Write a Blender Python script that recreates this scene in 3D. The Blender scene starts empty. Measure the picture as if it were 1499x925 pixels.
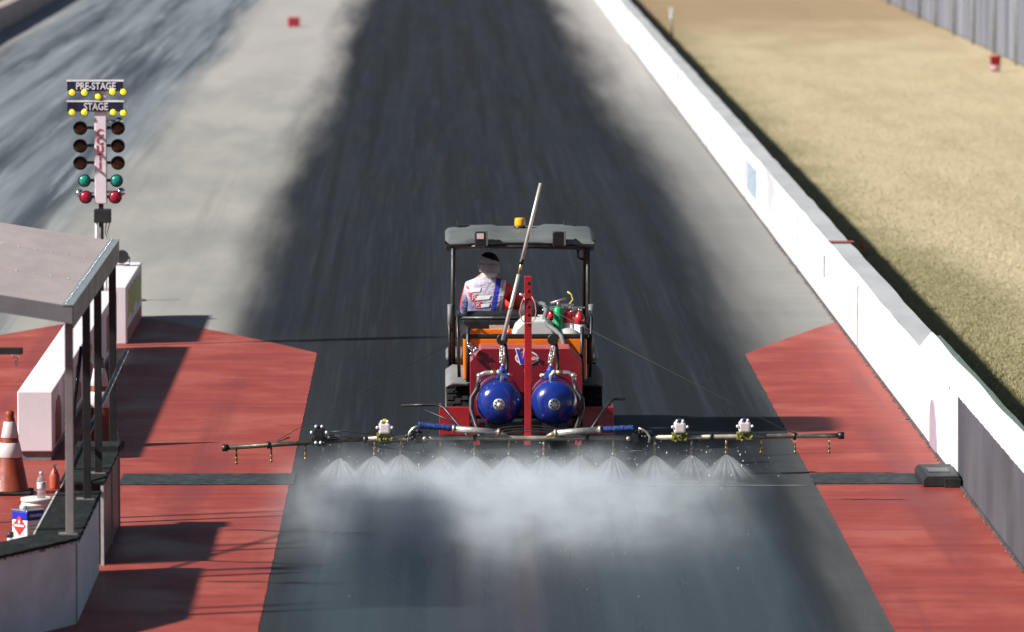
import bpy, math, random
import numpy as np
from mathutils import Vector, Matrix
from mathutils.bvhtree import BVHTree

random.seed(7)
rng = np.random.default_rng(7)
SC = bpy.context.scene
COL = SC.collection
R = math.radians
PI = math.pi

# ------------------------------------------------------------------ camera (long lens from a stand behind the start line)
F, CX, CY, H = 9200.0, 749.5, 462.5, 6.45
PITCH = math.atan(770.5 / F)
YAW = math.atan(109.5 / F * math.cos(PITCH))
cam_d = bpy.data.cameras.new('camera')
cam = bpy.data.objects.new('camera', cam_d)
COL.objects.link(cam)
cam.location = (0, 0, H)
cam.rotation_euler = (PI / 2 - PITCH, 0, -YAW)
cam_d.sensor_width = 36
cam_d.lens = 36 * F / 1499
cam_d.clip_start = 1
cam_d.clip_end = 6000
cam_d.dof.use_dof = True
cam_d.dof.focus_distance = 60.5
cam_d.dof.aperture_fstop = 2.8
SC.camera = cam
_fw = Vector((math.sin(YAW) * math.cos(PITCH), math.cos(YAW) * math.cos(PITCH), -math.sin(PITCH)))
_rt = Vector((math.cos(YAW), -math.sin(YAW), 0))
_up = _rt.cross(_fw)


def ray(px, py):
    return _fw + _rt * ((px - CX) / F) + _up * (-(py - CY) / F)


def P(px, py, Y):
    d = ray(px, py)
    t = Y / d.y
    return Vector((d.x * t, Y, H + d.z * t))


def G(px, py, z=0.0):
    d = ray(px, py)
    t = (z - H) / d.z
    return Vector((d.x * t, d.y * t, z))


# ------------------------------------------------------------------ materials
MATS = {}


def nodes_of(m):
    m.use_nodes = True
    nt = m.node_tree
    nt.nodes.clear()
    out = nt.nodes.new('ShaderNodeOutputMaterial')
    return nt, nt.nodes, nt.links, out


def N(nt, kind, **kw):
    n = nt.nodes.new(kind)
    for k, v in kw.items():
        if hasattr(n, k):
            setattr(n, k, v)
        else:
            n.inputs[k.replace('_', ' ')].default_value = v
    return n


def MATH(nt, op, a, b=None, c=None, clamp=False):
    n = nt.nodes.new('ShaderNodeMath')
    n.operation = op
    n.use_clamp = clamp
    for i, x in enumerate((a, b, c)):
        if x is None:
            continue
        if isinstance(x, (int, float)):
            n.inputs[i].default_value = x
        else:
            nt.links.new(x, n.inputs[i])
    return n.outputs[0]


def SMOOTH(nt, x, a, b, lo=0.0, hi=1.0):
    n = nt.nodes.new('ShaderNodeMapRange')
    n.interpolation_type = 'SMOOTHSTEP'
    nt.links.new(x, n.inputs['Value'])
    n.inputs['From Min'].default_value = a
    n.inputs['From Max'].default_value = b
    n.inputs['To Min'].default_value = lo
    n.inputs['To Max'].default_value = hi
    return n.outputs[0]


def MIX(nt, fac, a, b, mode='MIX'):
    n = nt.nodes.new('ShaderNodeMix')
    n.data_type = 'RGBA'
    n.blend_type = mode
    if isinstance(fac, (int, float)):
        n.inputs[0].default_value = fac
    else:
        nt.links.new(fac, n.inputs[0])
    for s, x in ((6, a), (7, b)):
        if isinstance(x, tuple):
            n.inputs[s].default_value = (*x[:3], 1)
        else:
            nt.links.new(x, n.inputs[s])
    return n.outputs[2]


def COORD(nt, scale=(1, 1, 1), kind='Object'):
    tc = nt.nodes.new('ShaderNodeTexCoord')
    mp = nt.nodes.new('ShaderNodeMapping')
    mp.inputs['Scale'].default_value = scale
    nt.links.new(tc.outputs[kind], mp.inputs['Vector'])
    return mp.outputs[0]


def NOISE(nt, vec, scale, detail=4, rough=0.55):
    n = nt.nodes.new('ShaderNodeTexNoise')
    n.inputs['Scale'].default_value = scale
    n.inputs['Detail'].default_value = detail
    n.inputs['Roughness'].default_value = rough
    nt.links.new(vec, n.inputs['Vector'])
    return n.outputs['Fac']


def mat(name, col, rough=0.5, metal=0.0, var=0.25, vscale=6.0, dirt=None, dirt_amt=0.5, bump=0.0, bscale=60.0,
        stretch=(1, 1, 1), spec=0.5, coat=0.0, emit=None, estr=0.0, trans=0.0, ior=1.45, alpha=1.0):
    if name in MATS:
        return MATS[name]
    m = bpy.data.materials.new(name)
    nt, nd, lk, out = nodes_of(m)
    b = nt.nodes.new('ShaderNodeBsdfPrincipled')
    lk.new(b.outputs[0], out.inputs[0])
    vec = COORD(nt, stretch)
    n1 = NOISE(nt, vec, vscale, 5)
    f = SMOOTH(nt, n1, 0.3, 0.7)
    dark = tuple(c * (1 - var) for c in col)
    lite = tuple(min(1, c * (1 + var * 0.6)) for c in col)
    c = MIX(nt, f, dark, lite)
    if dirt is not None:
        n2 = NOISE(nt, vec, vscale * 0.45, 8, 0.7)
        d = SMOOTH(nt, n2, 0.5, 0.72, 0, dirt_amt)
        c = MIX(nt, d, c, dirt)
    lk.new(c, b.inputs['Base Color'])
    n3 = NOISE(nt, vec, vscale * 2.3, 4)
    r = SMOOTH(nt, n3, 0.25, 0.75, max(0.02, rough - 0.1), min(1, rough + 0.12))
    lk.new(r, b.inputs['Roughness'])
    b.inputs['Metallic'].default_value = metal
    b.inputs['Specular IOR Level'].default_value = spec
    b.inputs['Coat Weight'].default_value = coat
    b.inputs['Coat Roughness'].default_value = 0.08
    b.inputs['Transmission Weight'].default_value = trans
    b.inputs['IOR'].default_value = ior
    b.inputs['Alpha'].default_value = alpha
    if emit:
        b.inputs['Emission Color'].default_value = (*emit, 1)
        b.inputs['Emission Strength'].default_value = estr
    if bump > 0:
        bn = nt.nodes.new('ShaderNodeBump')
        bn.inputs['Strength'].default_value = bump
        bn.inputs['Distance'].default_value = 0.01
        lk.new(NOISE(nt, vec, bscale, 3), bn.inputs['Height'])
        lk.new(bn.outputs[0], b.inputs['Normal'])
    MATS[name] = m
    return m


# ------------------------------------------------------------------ mesh builder
class MB:
    def __init__(s):
        s.v, s.f, s.sm, s.mi = [], [], [], []
        s.cur = 0

    def add(s, vs, fs, smooth=False):
        b = len(s.v)
        s.v += [Vector(v) for v in vs]
        for f in fs:
            s.f.append(tuple(b + i for i in f))
            s.sm.append(smooth)
            s.mi.append(s.cur)
        return s

    def box(s, x0, x1, y0, y1, z0, z1):
        vs = [(x0, y0, z0), (x1, y0, z0), (x1, y1, z0), (x0, y1, z0), (x0, y0, z1), (x1, y0, z1), (x1, y1, z1), (x0, y1, z1)]
        return s.add(vs, [(0, 3, 2, 1), (4, 5, 6, 7), (0, 1, 5, 4), (1, 2, 6, 5), (2, 3, 7, 6), (3, 0, 4, 7)])

    def obox(s, c, size, M=None):
        M = M or Matrix.Identity(3)
        hx, hy, hz = size[0] / 2, size[1] / 2, size[2] / 2
        vs = []
        for z in (-hz, hz):
            for x, y in ((-hx, -hy), (hx, -hy), (hx, hy), (-hx, hy)):
                vs.append(Vector(c) + M @ Vector((x, y, z)))
        return s.add(vs, [(0, 3, 2, 1), (4, 5, 6, 7), (0, 1, 5, 4), (1, 2, 6, 5), (2, 3, 7, 6), (3, 0, 4, 7)])

    def tube(s, pts, r, seg=10, caps=True, closed=False):
        pts = [Vector(p) for p in pts]
        n = len(pts)
        rs = r if isinstance(r, (list, tuple)) else [r] * n
        rings = []
        prev = None
        for i, p in enumerate(pts):
            if closed:
                t = pts[(i + 1) % n] - pts[i - 1]
            else:
                t = pts[min(i + 1, n - 1)] - pts[max(i - 1, 0)]
            t.normalize()
            if prev is None:
                a = Vector((0, 0, 1)) if abs(t.z) < 0.9 else Vector((1, 0, 0))
                u = t.cross(a).normalized()
            else:
                u = (prev - t * prev.dot(t)).normalized()
            prev = u
            w = t.cross(u)
            rings.append([p + (u * math.cos(2 * PI * k / seg) + w * math.sin(2 * PI * k / seg)) * rs[i] for k in range(seg)])
        vs = [v for rg in rings for v in rg]
        fs = []
        for i in range(n if closed else n - 1):
            j = (i + 1) % n
            for k in range(seg):
                fs.append((i * seg + k, i * seg + (k + 1) % seg, j * seg + (k + 1) % seg, j * seg + k))
        s.add(vs, fs, True)
        if caps and not closed:
            s.add(rings[0], [tuple(reversed(range(seg)))])
            s.add(rings[-1], [tuple(range(seg))])
        return s

    def lathe(s, prof, c, axis='Z', seg=24, smooth=True, closed=False):
        """prof: list of (r, t); axis letter the direction t grows along ('Z','Y','-Y','X')."""
        c = Vector(c)

        def at(r, t, a):
            ca, sa = math.cos(a) * r, math.sin(a) * r
            if axis == 'Z':
                return c + Vector((ca, sa, t))
            if axis == 'Y':
                return c + Vector((ca, t, -sa))
            if axis == '-Y':
                return c + Vector((ca, -t, sa))
            return c + Vector((t, ca, sa))
        vs = [at(r, t, 2 * PI * k / seg) for r, t in prof for k in range(seg)]
        fs = []
        n = len(prof)
        for i in range(n if closed else n - 1):
            j = (i + 1) % n
            for k in range(seg):
                fs.append((i * seg + k, i * seg + (k + 1) % seg, j * seg + (k + 1) % seg, j * seg + k))
        s.add(vs, fs, smooth)
        if not closed:
            if prof[0][0] > 1e-5:
                s.add(vs[:seg], [tuple(reversed(range(seg)))])
            if prof[-1][0] > 1e-5:
                s.add(vs[-seg:], [tuple(range(seg))])
        return s

    def prism(s, poly, axis, a, b):
        """poly: 2D points; axis 'X' -> (y,z), 'Y' -> (x,z), 'Z' -> (x,y)."""
        def mk(p, t):
            return {'X': (t, p[0], p[1]), 'Y': (p[0], t, p[1]), 'Z': (p[0], p[1], t)}[axis]
        n = len(poly)
        vs = [mk(p, a) for p in poly] + [mk(p, b) for p in poly]
        fs = [tuple(reversed(range(n))), tuple(range(n, 2 * n))]
        fs += [(i, (i + 1) % n, n + (i + 1) % n, n + i) for i in range(n)]
        return s.add(vs, fs)

    def ell(s, c, rad, seg=18, rings=12, smooth=True):
        c = Vector(c)
        vs = []
        for i in range(rings + 1):
            th = PI * i / rings
            for k in range(seg):
                ph = 2 * PI * k / seg
                vs.append(c + Vector((rad[0] * math.sin(th) * math.cos(ph), rad[1] * math.sin(th) * math.sin(ph), rad[2] * math.cos(th))))
        fs = []
        for i in range(rings):
            for k in range(seg):
                fs.append((i * seg + k, (i + 1) * seg + k, (i + 1) * seg + (k + 1) % seg, i * seg + (k + 1) % seg))
        return s.add(vs, fs, smooth)

    def build(s, name, mats, parent=None, origin=None, bevel=0.0, bseg=2, label=None, recalc=True):
        if parent is not None:
            o = Vector((0, 0, 0))
            p = parent
            while p is not None:
                o += Vector(p.location)
                p = p.parent
        else:
            o = Vector(origin) if origin is not None else Vector((0, 0, 0))
        me = bpy.data.meshes.new(name)
        me.from_pydata([tuple(v - o) for v in s.v], [], s.f)
        me.polygons.foreach_set('use_smooth', s.sm)
        if not isinstance(mats, (list, tuple)):
            mats = [mats]
        for m in mats:
            me.materials.append(m)
        if len(mats) > 1:
            me.polygons.foreach_set('material_index', s.mi)
        me.update()
        if recalc:
            import bmesh
            bm = bmesh.new()
            bm.from_mesh(me)
            bmesh.ops.remove_doubles(bm, verts=bm.verts, dist=1e-5)
            bmesh.ops.recalc_face_normals(bm, faces=bm.faces)
            bm.to_mesh(me)
            bm.free()
        ob = bpy.data.objects.new(name, me)
        COL.objects.link(ob)
        if parent is not None:
            ob.parent = parent
        else:
            ob.location = o
        if bevel > 0:
            md = ob.modifiers.new('bevel', 'BEVEL')
            md.width = bevel
            md.segments = bseg
            md.limit_method = 'ANGLE'
            md.angle_limit = R(40)
        if label:
            ob['label'] = label
        return ob


def tag(o, label=None, cat=None, group=None, kind=None):
    if label:
        o['label'] = label
    if cat:
        o['category'] = cat
    if group:
        o['group'] = group
    if kind:
        o['kind'] = kind
    return o


def empty(name, loc, label, cat, group=None):
    o = bpy.data.objects.new(name, None)
    o.empty_display_size = 0.2
    COL.objects.link(o)
    o.location = loc
    return tag(o, label, cat, group)


def copy_tree(o, parent=None):
    c = o.copy()
    COL.objects.link(c)
    c.parent = parent
    for ch in list(o.children):
        copy_tree(ch, c)
    return c


def text_mb(mb, body, size, c, bold=0.0, depth=0.003, align='CENTER', shear=0.0, xscale=1.0, face='-Y'):
    """Letters as real mesh, facing -Y (towards the stand) or +X; c is the centre of the baseline box."""
    cu = bpy.data.curves.new('lettering', 'FONT')
    cu.body = body
    cu.size = size
    cu.align_x = align
    cu.align_y = 'CENTER'
    cu.extrude = depth
    cu.offset = bold
    cu.shear = shear
    cu.resolution_u = 3
    ob = bpy.data.objects.new('lettering', cu)
    COL.objects.link(ob)
    bpy.context.view_layer.update()
    dg = bpy.context.evaluated_depsgraph_get()
    me = bpy.data.meshes.new_from_object(ob.evaluated_get(dg))
    c = Vector(c)
    if face == '-Y':
        vs = [c + Vector((v.co.x * xscale, -v.co.z, v.co.y)) for v in me.vertices]
    else:
        vs = [c + Vector((v.co.z, v.co.x * xscale, v.co.y)) for v in me.vertices]
    mb.add(vs, [tuple(p.vertices) for p in me.polygons])
    bpy.data.objects.remove(ob)
    bpy.data.curves.remove(cu)
    bpy.data.meshes.remove(me)
    return mb


# ------------------------------------------------------------------ light, world, colour management
EL, AZ_BACK = R(37), R(19)
to_sun = Vector((-math.cos(EL) * math.cos(AZ_BACK), -math.cos(EL) * math.sin(AZ_BACK), math.sin(EL)))
w = bpy.data.worlds.new('World')
SC.world = w
w.use_nodes = True
wn = w.node_tree
wn.nodes.clear()
wo = wn.nodes.new('ShaderNodeOutputWorld')
bg = wn.nodes.new('ShaderNodeBackground')
sky = wn.nodes.new('ShaderNodeTexSky')
sky.sky_type = 'NISHITA'
sky.sun_disc = False
sky.sun_elevation = EL
sky.sun_rotation = math.atan2(to_sun.x, to_sun.y)
wn.links.new(sky.outputs[0], bg.inputs[0])
wn.links.new(bg.outputs[0], wo.inputs[0])
bg.inputs[1].default_value = 0.032
sl = bpy.data.lights.new('sun', 'SUN')
sl.energy = 5.0
sl.angle = R(2.8)
sl.color = (1.0, 0.965, 0.92)
so = bpy.data.objects.new('sun', sl)
COL.objects.link(so)
so.rotation_euler = (-to_sun).to_track_quat('-Z', 'Y').to_euler()
so.location = to_sun * 80 + Vector((0, 60, 0))
vs_ = SC.view_settings
vs_.view_transform = 'Standard'
vs_.look = 'None'
vs_.gamma = 1
vs_.use_curve_mapping = False
vs_.exposure = 0.78
SC.cycles.use_denoising = True
SC.cycles.max_bounces = 8
SC.cycles.volume_bounces = 1
SC.cycles.volume_step_rate = 1.5
SC.cycles.volume_max_steps = 96

# ------------------------------------------------------------------ ground, track, painted pads
def ground_material():
    m = bpy.data.materials.new('dry_turf')
    nt, nd, lk, out = nodes_of(m)
    b = nt.nodes.new('ShaderNodeBsdfPrincipled')
    lk.new(b.outputs[0], out.inputs[0])
    vec = COORD(nt)
    sep = nt.nodes.new('ShaderNodeSeparateXYZ')
    lk.new(vec, sep.inputs[0])
    x, y = sep.outputs[0], sep.outputs[1]
    big = NOISE(nt, COORD(nt, (1, 0.35, 1)), 0.5, 6, 0.6)
    fine = NOISE(nt, COORD(nt, (1, 0.5, 1)), 9, 6, 0.75)
    c = MIX(nt, SMOOTH(nt, fine, 0.25, 0.75), (0.36, 0.295, 0.18), (0.47, 0.40, 0.265))
    c = MIX(nt, SMOOTH(nt, big, 0.42, 0.66, 0, 0.6), c, (0.35, 0.28, 0.17))
    mow = NOISE(nt, COORD(nt, (1, 0.05, 1)), 1.1, 4, 0.6)
    c = MIX(nt, SMOOTH(nt, mow, 0.48, 0.64, 0, 0.45), c, (0.33, 0.27, 0.165))
    patch = NOISE(nt, COORD(nt, (1, 0.25, 1)), 0.9, 7, 0.7)
    c = MIX(nt, SMOOTH(nt, patch, 0.58, 0.72, 0, 0.4), c, (0.24, 0.20, 0.11))
    # greener strip along the wall, also darkened to widen the wall's shadow
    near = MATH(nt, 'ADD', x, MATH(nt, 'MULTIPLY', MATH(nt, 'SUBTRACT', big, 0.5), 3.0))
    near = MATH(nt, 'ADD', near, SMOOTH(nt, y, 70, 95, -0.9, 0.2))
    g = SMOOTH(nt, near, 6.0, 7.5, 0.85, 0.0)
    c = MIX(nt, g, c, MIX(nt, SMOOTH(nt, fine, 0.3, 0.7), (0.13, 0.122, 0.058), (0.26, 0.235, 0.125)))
    # bare brown earth farther down the strip
    yy = MATH(nt, 'ADD', y, MATH(nt, 'MULTIPLY', MATH(nt, 'SUBTRACT', big, 0.5), 30.0))
    c = MIX(nt, SMOOTH(nt, yy, 150, 185, 0, 0.8), c, (0.25, 0.175, 0.10))
    # green infield left of the track
    c = MIX(nt, SMOOTH(nt, x, -12.4, -11.8, 1, 0), c, (0.02, 0.035, 0.018))
    lk.new(c, b.inputs['Base Color'])
    b.inputs['Roughness'].default_value = 0.95
    b.inputs['Specular IOR Level'].default_value = 0.1
    bn = nt.nodes.new('ShaderNodeBump')
    bn.inputs['Strength'].default_value = 0.35
    bn.inputs['Distance'].default_value = 0.03
    lk.new(fine, bn.inputs['Height'])
    lk.new(bn.outputs[0], b.inputs['Normal'])
    return m


def track_material():
    m = bpy.data.materials.new('rubbered_concrete')
    nt, nd, lk, out = nodes_of(m)
    b = nt.nodes.new('ShaderNodeBsdfPrincipled')
    lk.new(b.outputs[0], out.inputs[0])
    tc = nt.nodes.new('ShaderNodeTexCoord')
    sep = nt.nodes.new('ShaderNodeSeparateXYZ')
    lk.new(tc.outputs['Object'], sep.inputs[0])
    x, y = sep.outputs[0], sep.outputs[1]
    along = NOISE(nt, COORD(nt, (1, 0.012, 1)), 1.5, 7, 0.62)      # long tyre streaks, and the left lane's painted sheen
    alongf = NOISE(nt, COORD(nt, (1, 0.010, 1)), 6.0, 6, 0.65)
    across = NOISE(nt, COORD(nt, (0.12, 1, 1)), 3.2, 8, 0.7)       # drag-broom streaks across the lane
    blotch = NOISE(nt, COORD(nt, (1, 0.13, 1)), 0.7, 6, 0.6)
    fine = NOISE(nt, COORD(nt, (1, 0.7, 1)), 30, 4, 0.7)
    # bare concrete
    conc = MIX(nt, SMOOTH(nt, blotch, 0.25, 0.75), (0.225, 0.222, 0.205), (0.335, 0.322, 0.285))
    conc = MIX(nt, SMOOTH(nt, x, 2.5, 3.6, 0, 0.75), conc, MIX(nt, along, (0.13, 0.128, 0.122), (0.21, 0.205, 0.195)))
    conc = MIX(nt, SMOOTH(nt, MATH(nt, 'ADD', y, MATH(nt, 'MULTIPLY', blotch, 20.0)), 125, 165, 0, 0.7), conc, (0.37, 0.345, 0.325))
    edgew = NOISE(nt, COORD(nt, (0.6, 0.03, 1)), 1.2, 4, 0.55)
    conc = MIX(nt, SMOOTH(nt, across, 0.35, 0.7, 0, 0.4), conc, (0.25, 0.255, 0.25))
    conc = MIX(nt, SMOOTH(nt, along, 0.56, 0.72, 0, 0.45), conc, (0.13, 0.13, 0.125))
    # right lane groove
    wob = MATH(nt, 'MULTIPLY', MATH(nt, 'SUBTRACT', edgew, 0.5), 1.5)
    xr = MATH(nt, 'ADD', x, wob)
    l1 = SMOOTH(nt, xr, -3.1, -1.9)
    r1 = SMOOTH(nt, xr, 3.1, 4.5, 1, 0)
    lane_r = MATH(nt, 'MULTIPLY', l1, r1)
    # left lane groove
    l2 = SMOOTH(nt, xr, -11.6, -10.4)
    r2 = SMOOTH(nt, xr, -5.9, -4.9, 1, 0)
    lane_l = MATH(nt, 'MULTIPLY', l2, r2)
    rub = MIX(nt, SMOOTH(nt, along, 0.32, 0.68), (0.0055, 0.0072, 0.0110), (0.0120, 0.0155, 0.0215))
    rub = MIX(nt, SMOOTH(nt, alongf, 0.52, 0.78, 0, 0.35), rub, (0.025, 0.031, 0.039))
    tyre = NOISE(nt, COORD(nt, (1, 0.004, 1)), 2.6, 3, 0.5)
    tyre2 = NOISE(nt, COORD(nt, (1, 0.008, 1)), 9.0, 3, 0.6)
    tyre3 = NOISE(nt, COORD(nt, (1, 0.006, 1)), 26.0, 2, 0.6)
    rub = MIX(nt, SMOOTH(nt, tyre3, 0.5, 0.7, 0, 0.4), rub, (0.024, 0.029, 0.036))
    rub = MIX(nt, SMOOTH(nt, NOISE(nt, COORD(nt, (1, 0.5, 1)), 12, 5, 0.75), 0.5, 0.8, 0, 0.3), rub, (0.026, 0.031, 0.036))
    rub = MIX(nt, SMOOTH(nt, tyre, 0.52, 0.62, 0, 0.7), rub, (0.0055, 0.0065, 0.009))
    rub = MIX(nt, SMOOTH(nt, tyre2, 0.56, 0.72, 0, 0.35), rub, (0.028, 0.034, 0.042))
    rub = MIX(nt, SMOOTH(nt, across, 0.55, 0.85, 0, 0.22), rub, (0.036, 0.043, 0.048))
    rub = MIX(nt, SMOOTH(nt, fine, 0.64, 0.82, 0, 0.2), rub, (0.06, 0.066, 0.07))
    # paler scrubbed asphalt by the pads
    edge = MATH(nt, 'MAXIMUM', SMOOTH(nt, xr, -0.9, -1.7), SMOOTH(nt, xr, 2.9, 3.7))
    nearp = SMOOTH(nt, y, 76, 68)
    rub = MIX(nt, MATH(nt, 'MULTIPLY', MATH(nt, 'MULTIPLY', edge, nearp), 0.75), rub, MIX(nt, across, (0.024, 0.029, 0.032), (0.048, 0.056, 0.060)))
    rubl_sheen = MIX(nt, SMOOTH(nt, along, 0.36, 0.62), (0.035, 0.047, 0.062), (0.16, 0.185, 0.205))  # pale blue-grey streaks paint a glossy sheen into this lane's colour
    rubl_sheen = MIX(nt, SMOOTH(nt, alongf, 0.5, 0.68, 0, 0.75), rubl_sheen, (0.24, 0.27, 0.29))
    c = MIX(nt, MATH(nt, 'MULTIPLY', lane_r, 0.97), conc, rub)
    c = MIX(nt, MATH(nt, 'MULTIPLY', lane_l, 0.95), c, rubl_sheen)
    # wet, freshly sprayed ground behind the boom
    wy = MATH(nt, 'ADD', y, MATH(nt, 'MULTIPLY', MATH(nt, 'SUBTRACT', blotch, 0.5), 2.0))
    wet = MATH(nt, 'MULTIPLY', SMOOTH(nt, wy, 59.2, 58.4), MATH(nt, 'MULTIPLY', SMOOTH(nt, xr, -1.5, -0.9), SMOOTH(nt, xr, 3.4, 2.7)))
    c = MIX(nt, MATH(nt, 'MULTIPLY', wet, 0.6), c, MIX(nt, blotch, (0.008, 0.012, 0.014), (0.020, 0.028, 0.031)))
    lk.new(c, b.inputs['Base Color'])
    rough = SMOOTH(nt, blotch, 0.3, 0.7, 0.52, 0.75)
    mx = nt.nodes.new('ShaderNodeMix')
    lk.new(MATH(nt, 'MULTIPLY', wet, SMOOTH(nt, along, 0.3, 0.65, 0.75, 1.0)), mx.inputs[0])
    lk.new(rough, mx.inputs[2])
    mx.inputs[3].default_value = 0.22
    lk.new(mx.outputs[0], b.inputs['Roughness'])
    sp = nt.nodes.new('ShaderNodeMix')
    lk.new(wet, sp.inputs[0])
    sp.inputs[2].default_value = 0.06
    sp.inputs[3].default_value = 0.3
    lk.new(sp.outputs[0], b.inputs['Specular IOR Level'])
    bn = nt.nodes.new('ShaderNodeBump')
    lk.new(MATH(nt, 'SUBTRACT', 0.2, MATH(nt, 'MULTIPLY', wet, 0.16)), bn.inputs['Strength'])
    bn.inputs['Distance'].default_value = 0.006
    lk.new(fine, bn.inputs['Height'])
    lk.new(bn.outputs[0], b.inputs['Normal'])
    return m


def pad_material(name, wet=False):
    m = bpy.data.materials.new(name)
    nt, nd, lk, out = nodes_of(m)
    b = nt.nodes.new('ShaderNodeBsdfPrincipled')
    lk.new(b.outputs[0], out.inputs[0])
    across = NOISE(nt, COORD(nt, (0.14, 1, 1)), 4.5, 8, 0.72)
    across2 = NOISE(nt, COORD(nt, (0.10, 1.6, 1)), 1.4, 6, 0.6)
    blotch = NOISE(nt, COORD(nt, (0.5, 0.45, 1)), 1.3, 6, 0.65)
    fine = NOISE(nt, COORD(nt, (0.5, 1, 1)), 40, 4, 0.7)
    c = MIX(nt, SMOOTH(nt, across, 0.2, 0.8), (0.20, 0.027, 0.019), (0.31, 0.056, 0.040))
    c = MIX(nt, SMOOTH(nt, blotch, 0.42, 0.68, 0, 0.75), c, (0.33, 0.095, 0.074))
    c = MIX(nt, SMOOTH(nt, across2, 0.55, 0.70, 0, 0.4), c, (0.165, 0.027, 0.026))
    c = MIX(nt, SMOOTH(nt, fine, 0.62, 0.80, 0, 0.6), c, (0.09, 0.028, 0.028))
    tyre = NOISE(nt, COORD(nt, (1, 0.03, 1)), 1.9, 4, 0.6)
    c = MIX(nt, SMOOTH(nt, tyre, 0.5, 0.68, 0, 0.5), c, (0.15, 0.03, 0.029))
    lk.new(c, b.inputs['Base Color'])
    b.inputs['Roughness'].default_value = 0.6
    lk.new(SMOOTH(nt, blotch, 0.35, 0.7, 0.42, 0.7), b.inputs['Roughness'])
    b.inputs['Specular IOR Level'].default_value = 0.25
    bn = nt.nodes.new('ShaderNodeBump')
    bn.inputs['Strength'].default_value = 0.3
    bn.inputs['Distance'].default_value = 0.006
    lk.new(across, bn.inputs['Height'])
    lk.new(bn.outputs[0], b.inputs['Normal'])
    return m


def rough_edges(poly, step=0.10, amp=0.005):
    pts = []
    for i in range(len(poly)):
        p, q = Vector(poly[i]), Vector(poly[(i + 1) % len(poly)])
        n = max(1, int((q - p).length / step))
        pts += [((p + (q - p) * (k / n)).x + random.uniform(-amp, amp), (p + (q - p) * (k / n)).y + random.uniform(-amp, amp)) for k in range(n)]
    return pts


def sheet(name, poly, z, m, kind='structure'):
    mb = MB()
    mb.add([(p[0], p[1], z) for p in poly], [tuple(range(len(poly)))])
    o = mb.build(name, m, recalc=False)
    if kind:
        o['kind'] = kind
    return o


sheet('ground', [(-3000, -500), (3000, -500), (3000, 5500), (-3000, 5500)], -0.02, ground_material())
sheet('track', [(-11.8, -40), (4.95, -40), (4.95, 900), (-11.8, 900)], 0.0, track_material())
red = pad_material('red_pad_paint')
pad_l = [(-6.3, 20), (-1.385, 20), (-1.385, 71.9), (-1.9, 73.2), (-2.6, 74.8), (-3.7, 77.1), (-4.0, 77.1), (-6.3, 71.8)]
pad_r = [(3.5, 20), (4.88, 20), (4.88, 76.2), (4.55, 75.2), (4.0, 73.4), (3.52, 71.7)]
sheet('launch_pad', rough_edges(pad_l), 0.004, red)
sheet('launch_pad', rough_edges(pad_r), 0.004, red)

m_rubber_strip = mat('rubber_strip', (0.035, 0.042, 0.046), 0.6, var=0.4, vscale=9, dirt=(0.07, 0.075, 0.075), spec=0.2, bump=0.3)
mb = MB().box(-2.97, -1.34, 58.15, 59.05, 0.004, 0.016)
tag(mb.build('floor_strip', m_rubber_strip, origin=(-2.06, 58.6, 0), bevel=0.006),
    'dark rubber floor strip on the red pad, running from the panelled box to the lane', 'floor strip', 'dark strips across the red pads')
mb = MB().box(3.5, 4.50, 58.15, 59.0, 0.004, 0.016)
tag(mb.build('floor_strip', m_rubber_strip, origin=(4.0, 58.6, 0), bevel=0.006),
    'dark rubber floor strip on the red pad, running up to the low black box at the white wall', 'floor strip', 'dark strips across the red pads')
# thin saw-cut joint across the lane
m_joint = mat('joint_sealer', (0.10, 0.11, 0.115), 0.7, var=0.5, vscale=4)
m_jointd = mat('joint_tar', (0.012, 0.013, 0.014), 0.8, var=0.3)
sheet('lane_joint', [(-1.30, 58.06), (3.45, 58.02), (3.45, 58.12), (-1.30, 58.15)], 0.003, m_joint)
for (xa, ya, xb, yb, t) in ((-1.9, 54.6, -0.5, 54.3, 0.03), (-2.0, 52.4, -0.9, 52.15, 0.025), (-1.9, 51.0, -0.75, 50.9, 0.025),
                            (3.55, 56.9, 4.3, 56.85, 0.02), (-1.0, 60.5, -0.4, 60.35, 0.02)):
    k = 9
    lo, hi = [], []
    for i in range(k):
        u = i / (k - 1)
        x, y = xa + (xb - xa) * u, ya + (yb - ya) * u + random.uniform(-.05, .05)
        th = t * (0.4 + random.random()) * (1 - abs(2 * u - 1) ** 3 * 0.8)
        lo.append((x, y - th)); hi.append((x, y + th))
    sheet('pavement_crack', lo + hi[::-1], 0.0075, m_jointd)

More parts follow.
